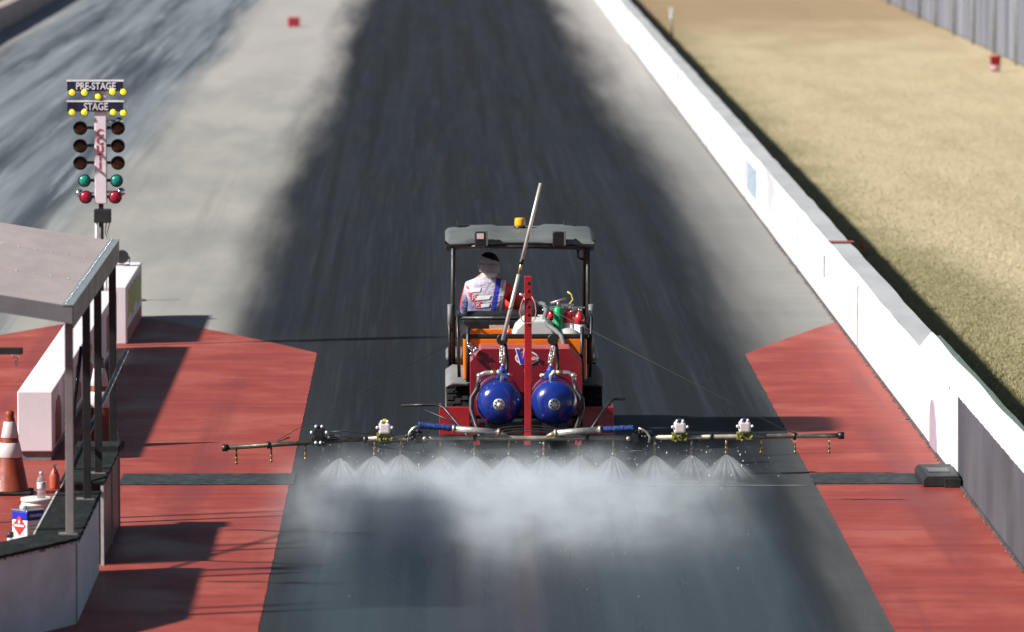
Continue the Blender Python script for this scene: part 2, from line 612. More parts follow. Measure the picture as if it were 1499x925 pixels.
# ------------------------------------------------------------------ grass blades on the verge (stuff)
def grass():
    n = 130000
    u = rng.random(n)
    Y = 57 + 95 * u ** 2.0
    xmin = 5.2
    xmax = np.minimum(14.5, (1520 - 640) * Y / F + 0.3)
    X = xmin + (xmax - xmin) * rng.random(n) ** 1.4
    h = -0.02 + rng.uniform(0.012, 0.04, n) * np.where(X < 6.3, 1.5, 1.0)
    wd = rng.uniform(0.003, 0.007, n)
    a = rng.uniform(0, 2 * PI, n)
    lx, ly = rng.normal(0, .03, n), rng.normal(0, .03, n)
    v = np.zeros((n, 3, 3))
    v[:, 0] = np.stack([X - wd * np.cos(a), Y - wd * np.sin(a), np.full(n, -0.02)], 1)
    v[:, 1] = np.stack([X + wd * np.cos(a), Y + wd * np.sin(a), np.full(n, -0.02)], 1)
    v[:, 2] = np.stack([X + lx, Y + ly, h], 1)
    me = bpy.data.meshes.new('grass')
    me.from_pydata(v.reshape(-1, 3).tolist(), [], np.arange(3 * n).reshape(-1, 3).tolist())
    m = bpy.data.materials.new('grass_blade')
    nt, nd, lk, out = nodes_of(m)
    b = nt.nodes.new('ShaderNodeBsdfPrincipled')
    lk.new(b.outputs[0], out.inputs[0])
    vec = COORD(nt)
    sep = nt.nodes.new('ShaderNodeSeparateXYZ')
    lk.new(vec, sep.inputs[0])
    big = NOISE(nt, COORD(nt, (1, 0.35, 1)), 0.5, 6, 0.6)
    fine = NOISE(nt, vec, 14, 3, 0.7)
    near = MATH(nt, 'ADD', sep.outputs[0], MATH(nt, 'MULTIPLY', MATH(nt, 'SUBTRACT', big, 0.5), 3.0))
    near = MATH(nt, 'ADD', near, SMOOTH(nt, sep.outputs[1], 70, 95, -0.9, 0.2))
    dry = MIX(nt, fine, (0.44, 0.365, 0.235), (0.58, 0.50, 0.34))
    grn_shade = MIX(nt, fine, (0.16, 0.155, 0.065), (0.34, 0.31, 0.17))  # greener blades, darkened too as part of the wall's shadow band
    c = MIX(nt, SMOOTH(nt, near, 6.0, 7.5, 0.85, 0.03), dry, grn_shade)
    lk.new(c, b.inputs['Base Color'])
    b.inputs['Roughness'].default_value = 0.9
    b.inputs['Specular IOR Level'].default_value = 0.1
    me.materials.append(m)
    o = bpy.data.objects.new('grass', me)
    COL.objects.link(o)
    tag(o, 'short dry grass on the verge behind the white wall', 'grass', kind='stuff')


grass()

# ------------------------------------------------------------------ right-hand concrete wall
m_white = mat('white_wall_paint', (0.62, 0.625, 0.635), 0.6, var=0.08, vscale=1.2, stretch=(1, 0.22, 1), dirt=(0.33, 0.325, 0.33), dirt_amt=0.75, bump=0.15, bscale=25)
m_walltop = mat('wall_top_concrete', (0.36, 0.375, 0.38), 0.8, var=0.12, vscale=2.0, stretch=(1, .3, 1), dirt=(0.28, 0.29, 0.28), bump=0.3)
m_wallgrey = mat('wall_dark_grey', (0.062, 0.062, 0.074), 0.75, var=0.35, vscale=1.6, stretch=(1, .5, .35), dirt=(0.085, 0.083, 0.09), bump=0.2)
m_cap = mat('white_sheet', (0.8, 0.81, 0.84), 0.5, var=0.03, bump=0.1, bscale=8)
m_stain = mat('purple_stain', (0.30, 0.24, 0.29), 0.7, var=0.1)
m_bluegrey = mat('blue_grey_print', (0.30, 0.36, 0.44), 0.6, var=0.3, vscale=14)
m_redline = mat('red_line', (0.36, 0.06, 0.06), 0.7)
m_dark = mat('dark_gap', (0.03, 0.03, 0.032), 0.9)
m_greenedge = mat('weathered_green', (0.10, 0.14, 0.12), 0.9, var=0.4, vscale=20)
m_base = mat('wall_foot_debris', (0.16, 0.13, 0.125), 0.95, var=0.6, vscale=14, bump=0.8, bscale=40)
WX0, WX1, WH = 4.86, 5.15, 0.84
wall = empty('concrete_wall', (5.0, 120, 0), 'long white concrete wall between the right lane and the dry grass', 'wall')


def ragged_block(x0, x1, y0, y1, h, step, amp, mats):
    """A long wall whose top edges wander a little; material 0 faces, 1 top."""
    mb = MB()
    n = max(2, int((y1 - y0) / step))
    ys = [y0 + (y1 - y0) * i / n for i in range(n + 1)]
    rows = []
    for y in ys:
        a, b2, c = (random.uniform(-amp, amp) for _ in range(3))
        rows.append([(x0, y, -0.02), (x0 + a, y, h - 0.012 + c), (x0 + 0.012 + a, y, h + c), (x1 - 0.02 + b2, y, h + c), (x1 + b2, y, h - 0.02 + c), (x1, y, -0.02)])
    k = 6
    vs = [v for r in rows for v in r]
    fs = []
    for i in range(n):
        for j in range(k - 1):
            fs.append((i * k + j, i * k + j + 1, (i + 1) * k + j + 1, (i + 1) * k + j))
    mb.add(vs, fs)
    for i in range(len(mb.f)):
        mb.mi[i] = 1 if i % (k - 1) == 2 else 0
    mb.cur = 0
    mb.add(rows[0], [tuple(range(k))])
    mb.add(rows[-1], [tuple(reversed(range(k)))])
    return mb


ragged_block(WX0, WX1, 58.4, 420, WH, 1.3, 0.008, None).build('painted_section', [m_white, m_walltop], wall)
ragged_block(WX0 + 0.006, WX1, 15, 58.396, WH, 0.9, 0.006, None).build('unpainted_section', [m_wallgrey, m_walltop], wall, label='dark grey unpainted near section of the wall')
# loose white sheet laid along the top of the near part, ragged lip
mb = MB()
ys = [30 + (64.6 - 30) * i / 260 for i in range(261)]
rows = []
for y in ys:
    lip = 0.032 + 0.010 * random.random() ** 2 + (0.03 if random.random() < 0.03 else 0)
    xin = WX0 - 0.012
    xo = 5.105 + 0.01 * math.sin(y * 1.3)
    if y > 62.9:                                     # cut off diagonally at the far end
        t = (y - 62.9) / 1.7
        xin = WX0 - 0.012 + (xo - WX0) * t * 0.97
        lip *= (1 - t)
    rows.append([(xin, y, WH + 0.012 - lip), (xin - 0.004, y, WH + 0.024), (xin + 0.004, y, WH + 0.03), (xo, y, WH + 0.026), (xo + .004, y, WH + 0.02)])
k = 5
mb.add([v for r in rows for v in r], [(i * k + j, i * k + j + 1, (i + 1) * k + j + 1, (i + 1) * k + j) for i in range(len(rows) - 1) for j in range(k - 1)])
mb.build('loose_sheet', m_cap, wall, label='white sheet covering the top of the near section', recalc=False)
ragged_block(5.11, 5.19, 30, 64.3, WH + 0.014, 0.6, 0.006, None).build('back_edge', m_greenedge, wall)
# joints, red line, stain, print, debris
m_jt = mat('wall_joint', (0.36, 0.35, 0.35), 0.9, var=0.4, vscale=10)
for yj in (72.4, 84.6, 99, 113, 127, 141):
    mb = MB().box(WX0 - 0.010, WX0 + 0.01, yj, yj + 0.022 + 0.02 * random.random(), 0.0, random.uniform(.45, .8))
    mb.build('joint', m_jt, wall)
MB().box(WX0 - 0.012, WX0 + 0.01, 78.6, 78.66, 0.35, 0.62).build('crack', m_dark, wall)
yj = P(1215, 355, 70).y
pj = G(1215, 355, WH)
MB().box(WX0 - 0.004, WX1 + 0.02, pj.y - 0.12, pj.y + 0.12, WH + 0.013, WH + 0.017).build('painted_line', m_redline, wall)
p0 = 9200 * 4.86 / (1371 - 640)
st = [(p0 - 0.35, 0.0), (p0 + 0.42, 0.0), (p0 + 0.42, 0.30), (p0 + 0.38, 0.40), (p0 + 0.25, 0.47), (p0 + 0.1, 0.49), (p0 - 0.08, 0.44), (p0 - 0.22, 0.32), (p0 - 0.32, 0.15)]
MB().prism(st, 'X', WX0 - 0.016, WX0 + 0.005).build('stain', m_stain, wall)
MB().box(WX0 - 0.018, WX0 + 0.005, 95.6, 98.2, 0.22, 0.66).build('faded_print', m_bluegrey, wall)
mb = MB()
for i in range(900):
    y = random.uniform(44, 90)
    s_ = random.uniform(0.003, 0.012)
    mb.obox((WX0 - random.uniform(0.0, 0.045) ** 1.0, y, 0.004 + s_ * 0.3), (s_, s_ * random.uniform(1, 4), s_ * .8), Matrix.Rotation(random.uniform(0, 3), 3, 'Z'))
o = mb.build('debris', m_base, wall, recalc=False)
o['kind'] = 'stuff'
MB().box(WX0 - 0.022, WX0 - 0.001, 40, 160, 0.0045, 0.02).build('foot_joint', mat('foot_sealer', (0.07, 0.055, 0.055), 0.9, var=0.5, vscale=9), wall)

# low black box at the foot of the wall
m_blk = mat('black_plastic', (0.02, 0.021, 0.023), 0.5, var=0.3, vscale=8, dirt=(0.06, 0.06, 0.06), dirt_amt=0.4)
m_blkr = mat('black_rubber', (0.018, 0.019, 0.02), 0.8, var=0.35, vscale=15, dirt=(0.05, 0.055, 0.05), dirt_amt=0.5, bump=0.4, spec=0.2)
mb = MB()
prof = [(4.50, 0.008), (4.50, 0.06), (4.515, 0.09), (4.545, 0.105), (4.84, 0.108), (4.84, 0.008)]
mb.prism(prof, 'Y', 57.9, 58.95)
bx = mb.build('cable_box', m_blk, origin=(4.67, 58.4, 0), bevel=0.006)
tag(bx, 'low black box on the red pad against the foot of the white wall', 'cable box')
MB().box(4.58, 4.78, 58.25, 58.6, 0.1085, 0.1115).build('lid', mat('grey_lid', (0.10, 0.11, 0.11), 0.5), bx)
MB().box(4.70, 4.845, 57.83, 57.897, 0.004, 0.085).build('end_plate', m_blkr, bx)

# ------------------------------------------------------------------ far-left wall
m_pinkwall = mat('pinkish_wall', (0.40, 0.31, 0.30), 0.8, var=0.15, vscale=0.7, dirt=(0.30, 0.27, 0.27))
mb = ragged_block(-12.15, -11.75, 60, 420, 0.6, 2.0, 0.01, None)
o = mb.build('boundary_wall', [m_pinkwall, mat('pinkish_top', (0.36, 0.29, 0.27), 0.8)], origin=(-11.9, 200, 0))
tag(o, 'low pinkish concrete wall along the far left edge of the other lane', 'wall')

# ------------------------------------------------------------------ barriers between the lanes
m_bar = mat('barrier_paint', (0.72, 0.66, 0.69), 0.6, var=0.05, vscale=2.5, dirt=(0.6, 0.5, 0.53), dirt_amt=0.35, bump=0.15)
m_barfoot = mat('barrier_foot', (0.20, 0.19, 0.19), 0.85, var=0.25, vscale=8)
m_logo_r = mat('faded_red_print', (0.30, 0.05, 0.055), 0.6, var=0.3, vscale=12)
m_logo_g = mat('grey_print', (0.30, 0.30, 0.33), 0.6, var=0.3, vscale=8)
m_logo_y = mat('yellow_print', (0.48, 0.44, 0.10), 0.6, var=0.3, vscale=12)
b1 = empty('concrete_barrier', (-3.88, 66.4, 0), 'long white concrete barrier between the lanes, near the cones, with faded dark red print', 'barrier', 'barriers between the lanes')
MB().box(-4.05, -3.71, 60.3, 72.45, 0.09, 0.676).build('body', m_bar, b1, bevel=0.012)
MB().box(-4.03, -3.73, 60.33, 72.42, -0.01, 0.088).build('foot', m_barfoot, b1)
# print on its lane side (arch and block shapes, long panel)
mb = MB()
mb.prism([(60.7, 0.12), (61.6, 0.12), (61.6, 0.42), (61.45, 0.52), (61.15, 0.56), (60.85, 0.52), (60.7, 0.42)], 'X', -3.712, -3.706)
mb.build('faded_print', m_logo_r, b1)
for y0 in (64.2, 66.3, 68.2, 70.2):
    mb = MB().prism([(y0, 0.16), (y0 + 0.9, 0.16), (y0 + 0.9, 0.30), (y0 + 0.45, 0.38), (y0 + 0.9, 0.50), (y0 + 0.6, 0.56), (y0, 0.56)], 'X', -3.712, -3.706)
    mb.build('faded_print', m_logo_r, b1)
MB().box(-3.712, -3.704, 62.2, 63.6, 0.14, 0.6).build('faded_print', m_logo_g, b1)
b2 = empty('concrete_barrier', (-3.83, 75, 0), 'short white concrete barrier past the light tree, with yellow print on its lane side', 'barrier', 'barriers between the lanes')
MB().box(-4.03, -3.63, 73.1, 76.9, 0.0, 0.676).build('body', m_bar, b2, bevel=0.012)
for y0, y1, z0, z1 in ((73.5, 74.2, 0.28, 0.62), (74.35, 74.9, 0.22, 0.62), (75.05, 75.6, 0.3, 0.62), (75.8, 76.6, 0.22, 0.6)):
    mb = MB().prism([(y0, z0), (y0 + (y1 - y0) * .5, z0 + .05), (y1, z0), (y1, z1), (y0 + (y1 - y0) * .5, z1 - .05), (y0, z1)], 'X', -3.632, -3.625)
    mb.build('faded_print', m_logo_y, b2)
MB().box(-3.632, -3.627, 73.3, 76.8, 0.02, 0.17).build('skirt_print', m_logo_r, b2)

# orange marker post and spotlight
m_or = mat('orange_plastic', (0.62, 0.20, 0.02), 0.5, var=0.15)
pm = G(203, 440)
mk = MB().box(pm.x - 0.03, pm.x + 0.03, pm.y - .02, pm.y + .02, 0.012, 0.40).build('marker_post', m_or, origin=(pm.x, pm.y, 0), bevel=0.008)
tag(mk, 'thin orange marker post on the concrete just past the short barrier', 'marker post')
MB().box(pm.x - 0.09, pm.x + 0.09, pm.y - .09, pm.y + .09, 0.001, 0.012).build('foot', m_blkr, mk, bevel=0.004)
m_lens = mat('lens_glass', (0.25, 0.27, 0.3), 0.1, var=0.2, spec=0.8)
m_chrome = mat('chrome', (0.75, 0.75, 0.77), 0.18, metal=1.0, var=0.08)
sp = empty('spotlight', (-3.84, 76.3, 0.676), 'small round black spotlight standing on top of the short barrier', 'spotlight')
pc = Vector((-3.84, 76.3, 0.79))
MB().lathe([(0.035, 0.10), (0.06, 0.085), (0.082, 0.0), (0.085, -0.05), (0.074, -0.052)], pc, 'Y', 24).build('housing', m_blk, sp)
mb = MB()
mb.lathe([(0.0, -0.035), (0.07, -0.035), (0.07, -0.02), (0.0, -0.02)], pc, 'Y', 20)
mb.build('lens', m_blk, sp)
for dx, dz in ((-0.03, 0.02), (0.02, -0.025)):
    MB().ell(pc + Vector((dx, -0.04, dz)), (0.016, 0.012, 0.016), 10, 8).build('bulb', m_lens, sp)
MB().tube([(-3.93, 76.3, 0.79), (-3.93, 76.3, 0.69), (-3.75, 76.3, 0.69), (-3.75, 76.3, 0.79)], 0.008, 8).build('bracket', m_blk, sp)

# ------------------------------------------------------------------ christmas tree (start light tree)
TY = 72.78
sc_t = F / TY
m_treecol = mat('tree_column', (0.74, 0.66, 0.70), 0.5, var=0.05)
m_navy = mat('sign_navy', (0.012, 0.014, 0.045), 0.5)
m_signw = mat('sign_white', (0.75, 0.74, 0.78), 0.5)
m_redtxt = mat('red_lettering', (0.55, 0.07, 0.10), 0.5)
m_yel = mat('lit_yellow', (0.85, 0.72, 0.05), 0.4, emit=(1.0, 0.83, 0.04), estr=0.3)
m_amber = mat('unlit_amber', (0.09, 0.035, 0.012), 0.3, spec=0.5)
m_green = mat('green_lens', (0.01, 0.22, 0.17), 0.25, var=0.15)
m_redl = mat('red_lens', (0.36, 0.012, 0.035), 0.25, var=0.15)
tr = empty('start_light_tree', (P(148, 300, TY).x, TY, 0), 'start light tree with two columns of round lamps beside a pale column', 'start lights')
tx = tr.location.x


def T(px, py):
    return P(px, py, TY)


MB().box(tx - 0.07, tx + 0.07, TY - 0.05, TY + 0.05, T(148, 298).z, T(148, 128).z).build('column', m_treecol, tr, bevel=0.01)
mb = MB()
z1 = T(148, 305).z
mb.tube([(tx, TY, 0), (tx, TY, z1 + 0.06)], 0.028, 12)
mb.build('pole', m_blk, tr)
MB().box(T(136, 0).x, T(161, 0).x, TY - 0.07, TY + 0.07, T(0, 326).z, T(0, 306).z).build('junction_box', m_blk, tr, bevel=0.01)
mb = MB()
mb.tube([T(141, 326), T(141, 365), T(143, 420), Vector((T(143, 0).x, TY, 0.0))], 0.014, 8)
mb.build('conduit', m_signw, tr)
mb = MB()
for dx in (0, 5):
    mb.tube([T(156 + dx, 325), T(154 + dx * .6, 340), T(158 + dx * .3, 352), T(157, 372), T(156, 420), Vector((T(156, 0).x, TY, 0))], 0.007, 6)
mb.build('cable', mat('white_cable', (0.55, 0.54, 0.48), 0.5), tr)
for row, (yb, txt, tx0) in enumerate(((126, 'PRE-STAGE', 138), (156, 'STAGE', 140))):
    zc = T(0, yb).z
    sgn = MB().box(T(98, 0).x, T(180, 0).x, TY - 0.075, TY - 0.045, zc - 0.055, zc + 0.055).build('stage_sign', m_navy, tr, bevel=0.005)
    MB().box(T(97, 0).x, T(181, 0).x, TY - 0.08, TY - 0.04, zc + 0.056, zc + 0.075).build('edge_trim', m_signw, sgn)
    mbt = MB()
    text_mb(mbt, txt, 0.115, (T(140, 0).x, TY - 0.078, zc), bold=0.002, xscale=0.82)
    mbt.build('lettering', m_signw, sgn, recalc=False)
m_hood = m_blk


def lamp(px, py, r, lens, hood=True, name='lamp'):
    c = T(px, py) + Vector((0, -0.06, 0))
    mb = MB()
    mb.lathe([(r * 0.5, 0.10), (r * 1.1, 0.06), (r * 1.15, 0.0), (r * 1.0, 0.0), (r * 0.95, 0.03)], c, 'Y', 20)
    if hood:
        n = 10
        pts = []
        for i in range(n + 1):
            a = PI * i / n
            pts.append(((r * 1.15) * math.cos(a), (r * 1.15) * math.sin(a)))
        inn = [(x * 0.93, z * 0.93) for x, z in pts]
        poly = pts + inn[::-1]
        for i in range(n):
            mb.add([(c.x + pts[i][0], c.y - 0.07, c.z + pts[i][1]), (c.x + pts[i + 1][0], c.y - 0.07, c.z + pts[i + 1][1]),
                    (c.x + pts[i + 1][0], c.y + 0.02, c.z + pts[i + 1][1]), (c.x + pts[i][0], c.y + 0.02, c.z + pts[i][1]),
                    (c.x + inn[i][0], c.y - 0.07, c.z + inn[i][1]), (c.x + inn[i + 1][0], c.y - 0.07, c.z + inn[i + 1][1]),
                    (c.x + inn[i + 1][0], c.y + 0.02, c.z + inn[i + 1][1]), (c.x + inn[i][0], c.y + 0.02, c.z + inn[i][1])],
                   [(0, 1, 2, 3), (4, 7, 6, 5), (0, 4, 5, 1), (3, 2, 6, 7)])
    arm_x = tx + (0.06 if c.x > tx else -0.06)
    mb.tube([(arm_x, TY, c.z), (c.x, TY + 0.02, c.z)], 0.018, 8)
    h = mb.build(name, m_hood, tr)
    MB().ell(c + Vector((0, 0.01, 0)), (r * 0.95, r * 0.5, r * 0.95), 18, 10).build('lens', lens, h)
    return h


for px, py in ((106, 135), (124, 135), (165, 134), (181, 134), (106, 164), (124, 164), (166, 164), (181, 165)):
    c = T(px, py) + Vector((0, -0.07, 0))
    h = MB().lathe([(0.02, 0.06), (0.042, 0.03), (0.045, 0.0), (0.038, 0.0)], c, 'Y', 16).build('stage_bulb', m_blk, tr)
    MB().ell(c, (0.037, 0.03, 0.037), 14, 8).build('lens', m_yel, h)
c = T(144, 141) + Vector((0, -0.06, 0))
h = MB().lathe([(0.02, 0.03), (0.042, 0.01), (0.045, -0.02), (0.038, -0.02)], c, 'Y', 16).build('stage_bulb', m_blk, tr)
MB().ell(c + Vector((0, -0.01, 0)), (0.037, 0.03, 0.037), 14, 8).build('lens', m_yel, h)
for py in (187, 213, 238):
    for px in (118, 173):
        lamp(px, py, 0.072, m_amber)
for px in (124, 171):
    lamp(px, 264, 0.066, m_green, hood=False)
for px in (126, 169):
    lamp(px, 288, 0.068, m_redl, hood=False)
for px, py in ((116, 283), (177, 281), (174, 177)):
    c = T(px, py) + Vector((0, 0.02, 0))
    mb = MB().ell(c, (0.05, 0.05, 0.05), 16, 10)
    mb.tube([(tx, TY + 0.02, c.z), c], 0.014, 8)
    mb.build('reflector', m_chrome, tr)
mbt = MB()
for i, ch in enumerate('CCUTI'):
    text_mb(mbt, ch, 0.115, (T(145, 0).x, TY - 0.054, T(0, 194 + 12 * i).z), bold=0.001)
mbt.build('lettering', m_redtxt, tr, recalc=False)

# ------------------------------------------------------------------ traffic cones
m_cone_o = mat('shaded_cone_orange', (0.22, 0.038, 0.014), 0.5, var=0.25, vscale=8, dirt=(0.12, 0.05, 0.03), dirt_amt=0.6)  # orange and dirt tone darkened in place of shade on the cones
m_cone_w = mat('cone_white', (0.56, 0.52, 0.51), 0.4, var=0.12, vscale=12, dirt=(0.4, 0.36, 0.33))


def cone(loc, h, label):
    o = empty('traffic_cone', loc, label, 'traffic cone', 'orange traffic cones by the barrier')
    r0, r1 = 0.17 * h / 0.77, 0.03

    def rad(t):
        return r0 + (r1 - r0) * t
    prof = []
    for t in (0.0, 0.02, 0.5, 0.9, 0.93, 0.97, 1.0):
        prof.append((rad(t), 0.03 + (h - 0.03) * t))
    prof[0] = (r0 + 0.01, 0.03)
    prof[-2] = (rad(.93) + .004, prof[-2][1]); prof[-1] = (0.018, prof[-1][1])
    MB().lathe(prof, loc, 'Z', 24).build('cone_body', m_cone_o, o)
    for a, b2 in ((0.42, 0.60), (0.66, 0.86)):
        MB().lathe([(rad(a) + .002, 0.03 + (h - .03) * a), (rad(a) + .005, 0.03 + (h - .03) * (a + .005)), (rad(b2) + .005, 0.03 + (h - .03) * (b2 - .005)), (rad(b2) + .001, 0.03 + (h - .03) * b2)],
                   loc, 'Z', 24).build('reflective_collar', m_cone_w, o)
    s_ = r0 + 0.035
    MB().box(loc[0] - s_, loc[0] + s_, loc[1] - s_, loc[1] + s_, 0.005, 0.035).build('base', m_blkr, o, bevel=0.012)
    return o


g1 = G(15, 723)
cone((g1.x, g1.y, 0), 0.775, 'dark orange cone with two white bands, on open floor in front of the long barrier')
g2 = G(146, 654)
cone((g2.x, g2.y, 0), 0.90, 'tall orange and white cone standing behind the shelter posts')

# ------------------------------------------------------------------ low walls under the shelter
m_ply = mat('grey_green_panel', (0.68, 0.78, 0.78), 0.6, var=0.14, vscale=3, dirt=(0.52, 0.61, 0.61), dirt_amt=0.5, bump=0.15)
m_carpet = mat('black_carpet', (0.018, 0.021, 0.021), 0.95, var=0.5, vscale=18, dirt=(0.045, 0.055, 0.05), dirt_amt=0.7, bump=0.8, spec=0.1)
m_brown = mat('brown_board', (0.13, 0.085, 0.075), 0.45, var=0.3, vscale=3, stretch=(1, 1, .4), dirt=(0.20, 0.10, 0.08), dirt_amt=0.5)
m_edge = mat('frayed_edge', (0.05, 0.085, 0.075), 0.95, var=0.6, vscale=50, bump=1.0)
m_strip = mat('white_strip', (0.6, 0.6, 0.62), 0.5, var=0.2)
WT = 0.665
Ca = (-2.80, 48.4)          # corner
Cb = (-3.30, 47.35)         # goes towards the stand
Cc = (-3.95, 45.95)
lw = empty('low_wall', (-2.95, 50, 0), 'low grey boarded wall with black carpeted top under the near corner of the shelter', 'wall')


def off(p, q, d):
    v = Vector((q[0] - p[0], q[1] - p[1])).normalized()
    return Vector((-v.y, v.x)) * d


nA = off(Ca, Cc, 1)         # points left/away of the slanted face? chosen inward below
inn = Vector((-0.36, 0.17))
MB().prism([Ca, (-2.80, 51.6), (-2.86, 51.6), (-2.86, 48.44)], 'Z', 0.0, WT - 0.012).build('side_panel', m_ply, lw)
MB().prism([(-2.806, 48.392), (-2.866, 48.43), (Cc[0] - 0.06, Cc[1] + 0.03), Cc], 'Z', 0.0, WT - 0.012).build('front_panel', m_ply, lw)
MB().box(-3.13, -3.08, 48.6, 51.6, 0.0, WT - .012).build('back_panel', m_ply, lw)
MB().box(-3.08, -2.86, 51.54, 51.598, 0.0, WT - .012).build('end_panel', m_blk, lw)


def ragged_poly(poly, z0, z1, step=0.06, amp=0.008):
    pts = []
    for i in range(len(poly)):
        a, b2 = Vector(poly[i]), Vector(poly[(i + 1) % len(poly)])
        n = max(1, int((b2 - a).length / step))
        for k in range(n):
            p = a + (b2 - a) * (k / n)
            pts.append((p.x + random.uniform(-amp, amp), p.y + random.uniform(-amp, amp)))
    return MB().prism(pts, 'Z', z0, z1)


ragged_poly([(-2.785, 48.38), (-2.785, 51.62), (-3.135, 51.62), (-3.135, 48.62), (-4.3, 46.2), (-3.93, 45.9)], WT - 0.011, WT + 0.014).build('carpet_top', m_carpet, lw)
mb = MB()
for i in range(420):
    if i % 3:
        y = random.uniform(48.4, 51.6)
        c = (-2.784, y, WT - random.uniform(0.0, 0.03))
    else:
        t = random.random()
        c = (Ca[0] + (Cc[0] - Ca[0]) * t + 0.01, Ca[1] + (Cc[1] - Ca[1]) * t - 0.012, WT - random.uniform(0.0, 0.03))
    s_ = random.uniform(0.004, 0.012)
    mb.obox(c, (s_ * .6, s_ * 1.6, s_), Matrix.Rotation(random.uniform(-.6, .6), 3, 'X'))
o = mb.build('frayed_edge', m_edge, lw, recalc=False)
MB().box(-3.148, -3.137, 48.6, 51.6, WT - 0.03, WT + 0.018).build('edge_strip', m_strip, lw)
MB().box(-2.799, -2.796, 48.395, 48.41, 0, WT - .03).build('corner_seam', m_dark, lw)

pbx = empty('panelled_box', (-2.95, 53.4, 0), 'brown panelled box with black top beside the red pad, behind the low grey wall', 'box')
MB().box(-3.13, -2.815, 52.15, 54.78, 0, 0.68).build('core', m_blk, pbx)
MB().box(-2.813, -2.797, 52.13, 53.55, 0.01, 0.672).build('side_board', m_brown, pbx, bevel=0.003)
MB().box(-2.813, -2.797, 53.585, 54.8, 0.01, 0.672).build('side_board', m_brown, pbx, bevel=0.003)
for y in (52.10, 53.568, 54.81):
    MB().box(-2.81, -2.785, y - 0.012, y + 0.012, 0.0, 0.675).build('corner_trim', mat('light_trim', (0.42, 0.42, 0.42), 0.5), pbx)
ragged_poly([(-2.78, 52.08), (-2.78, 54.5), (-3.15, 54.5), (-3.15, 52.08)], 0.682, 0.705, amp=0.006).build('carpet_top', m_carpet, pbx)
MB().box(-3.16, -2.775, 54.5, 54.9, 0.682, 0.755).build('end_beam', m_blkr, pbx, bevel=0.01)

# ------------------------------------------------------------------ shelter
m_roof = mat('taupe_roof', (0.40, 0.34, 0.325), 0.55, var=0.07, vscale=3, stretch=(1, .25, 1), dirt=(0.33, 0.285, 0.275), dirt_amt=0.5)
m_fascia = mat('fascia', (0.15, 0.142, 0.15), 0.55, var=0.12, vscale=4)
m_trim = mat('edge_trim_metal', (0.24, 0.27, 0.285), 0.45, metal=0.2, var=0.12)
m_post = mat('taupe_post', (0.20, 0.17, 0.172), 0.5, var=0.15, vscale=6, dirt=(0.12, 0.10, 0.10))
m_post_shaded = mat('shaded_post', (0.012, 0.012, 0.014), 0.5, var=0.2)  # near-black stands in for shade on the posts farther back
m_screw = mat('screw_head', (0.6, 0.62, 0.62), 0.3, metal=0.8)
sh = empty('shelter', (-3.9, 52, 0), 'open metal roofed shelter on thin posts beside the near left of the track', 'shelter')
RX0, RX1, RY0, RY1 = -4.05, -2.84, 48.4, 55.45
SL = 0.167
ZR = 2.47


def rz(x):
    return ZR + (RX1 - x) * SL


mb = MB()
# folded sheet with low standing laps running along the slope
mb.add([(RX0, RY0, rz(RX0)), (RX1, RY0, rz(RX1)), (RX1, RY1, rz(RX1)), (RX0, RY1, rz(RX0)),
        (RX0, RY0, rz(RX0) - .03), (RX1, RY0, rz(RX1) - .03), (RX1, RY1, rz(RX1) - .03), (RX0, RY1, rz(RX0) - .03)],
       [(0, 1, 2, 3), (7, 6, 5, 4), (0, 4, 5, 1), (1, 5, 6, 2), (2, 6, 7, 3), (3, 7, 4, 0)])
for yl in (50.75, 53.1):
    mb.add([(RX0, yl, rz(RX0) + .006), (RX1, yl, rz(RX1) + .006), (RX1, yl + .12, rz(RX1) + .004), (RX0, yl + .12, rz(RX0) + .004),
            (RX0, yl, rz(RX0) - .01), (RX1, yl, rz(RX1) - .01), (RX1, yl + .12, rz(RX1) - .01), (RX0, yl + .12, rz(RX0) - .01)],
           [(0, 1, 2, 3), (7, 6, 5, 4), (0, 4, 5, 1), (1, 5, 6, 2), (2, 6, 7, 3), (3, 7, 4, 0)])
roof = mb.build('roof', m_roof, sh)
mb = MB()
mb.add([(RX0, RY0 - .03, rz(RX0) + .004), (RX1 + .02, RY0 - .03, rz(RX1) + .004), (RX1 + .02, RY0 - .03, rz(RX1) - .13), (RX0, RY0 - .03, rz(RX0) - .13),
        (RX0, RY0 - .003, rz(RX0) + .004), (RX1 + .02, RY0 - .003, rz(RX1) + .004), (RX1 + .02, RY0 - .003, rz(RX1) - .13), (RX0, RY0 - .003, rz(RX0) - .13)],
       [(0, 1, 2, 3), (4, 7, 6, 5), (0, 4, 5, 1), (1, 5, 6, 2), (2, 6, 7, 3), (3, 7, 4, 0)])
mb.build('front_fascia', m_fascia, roof)
MB().box(RX1 + .002, RX1 + .025, RY0 - .003, RY1, ZR - 0.17, ZR + 0.002).build('side_fascia', mat('side_fascia', (0.13, 0.14, 0.145), 0.5, var=0.15, vscale=3), roof)
MB().box(RX1 - .06, RX1 + .03, RY0 - .035, RY1 + .01, ZR + 0.0035 + .009, ZR + 0.022).build('edge_trim', m_trim, roof)
mb = MB()
for i in range(34):
    y = RY0 + 0.1 + i * (RY1 - RY0 - .2) / 33
    mb.ell((RX1 - 0.03, y, ZR + .024), (0.011, 0.011, 0.007), 8, 6)
for yl in (50.8, 53.15):
    for i in range(26):
        x = RX1 - 0.15 - i * 0.14
        mb.ell((x, yl, rz(x) + .008), (0.008, 0.008, 0.005), 8, 6)
o = mb.build('edge_screw', m_screw, roof)
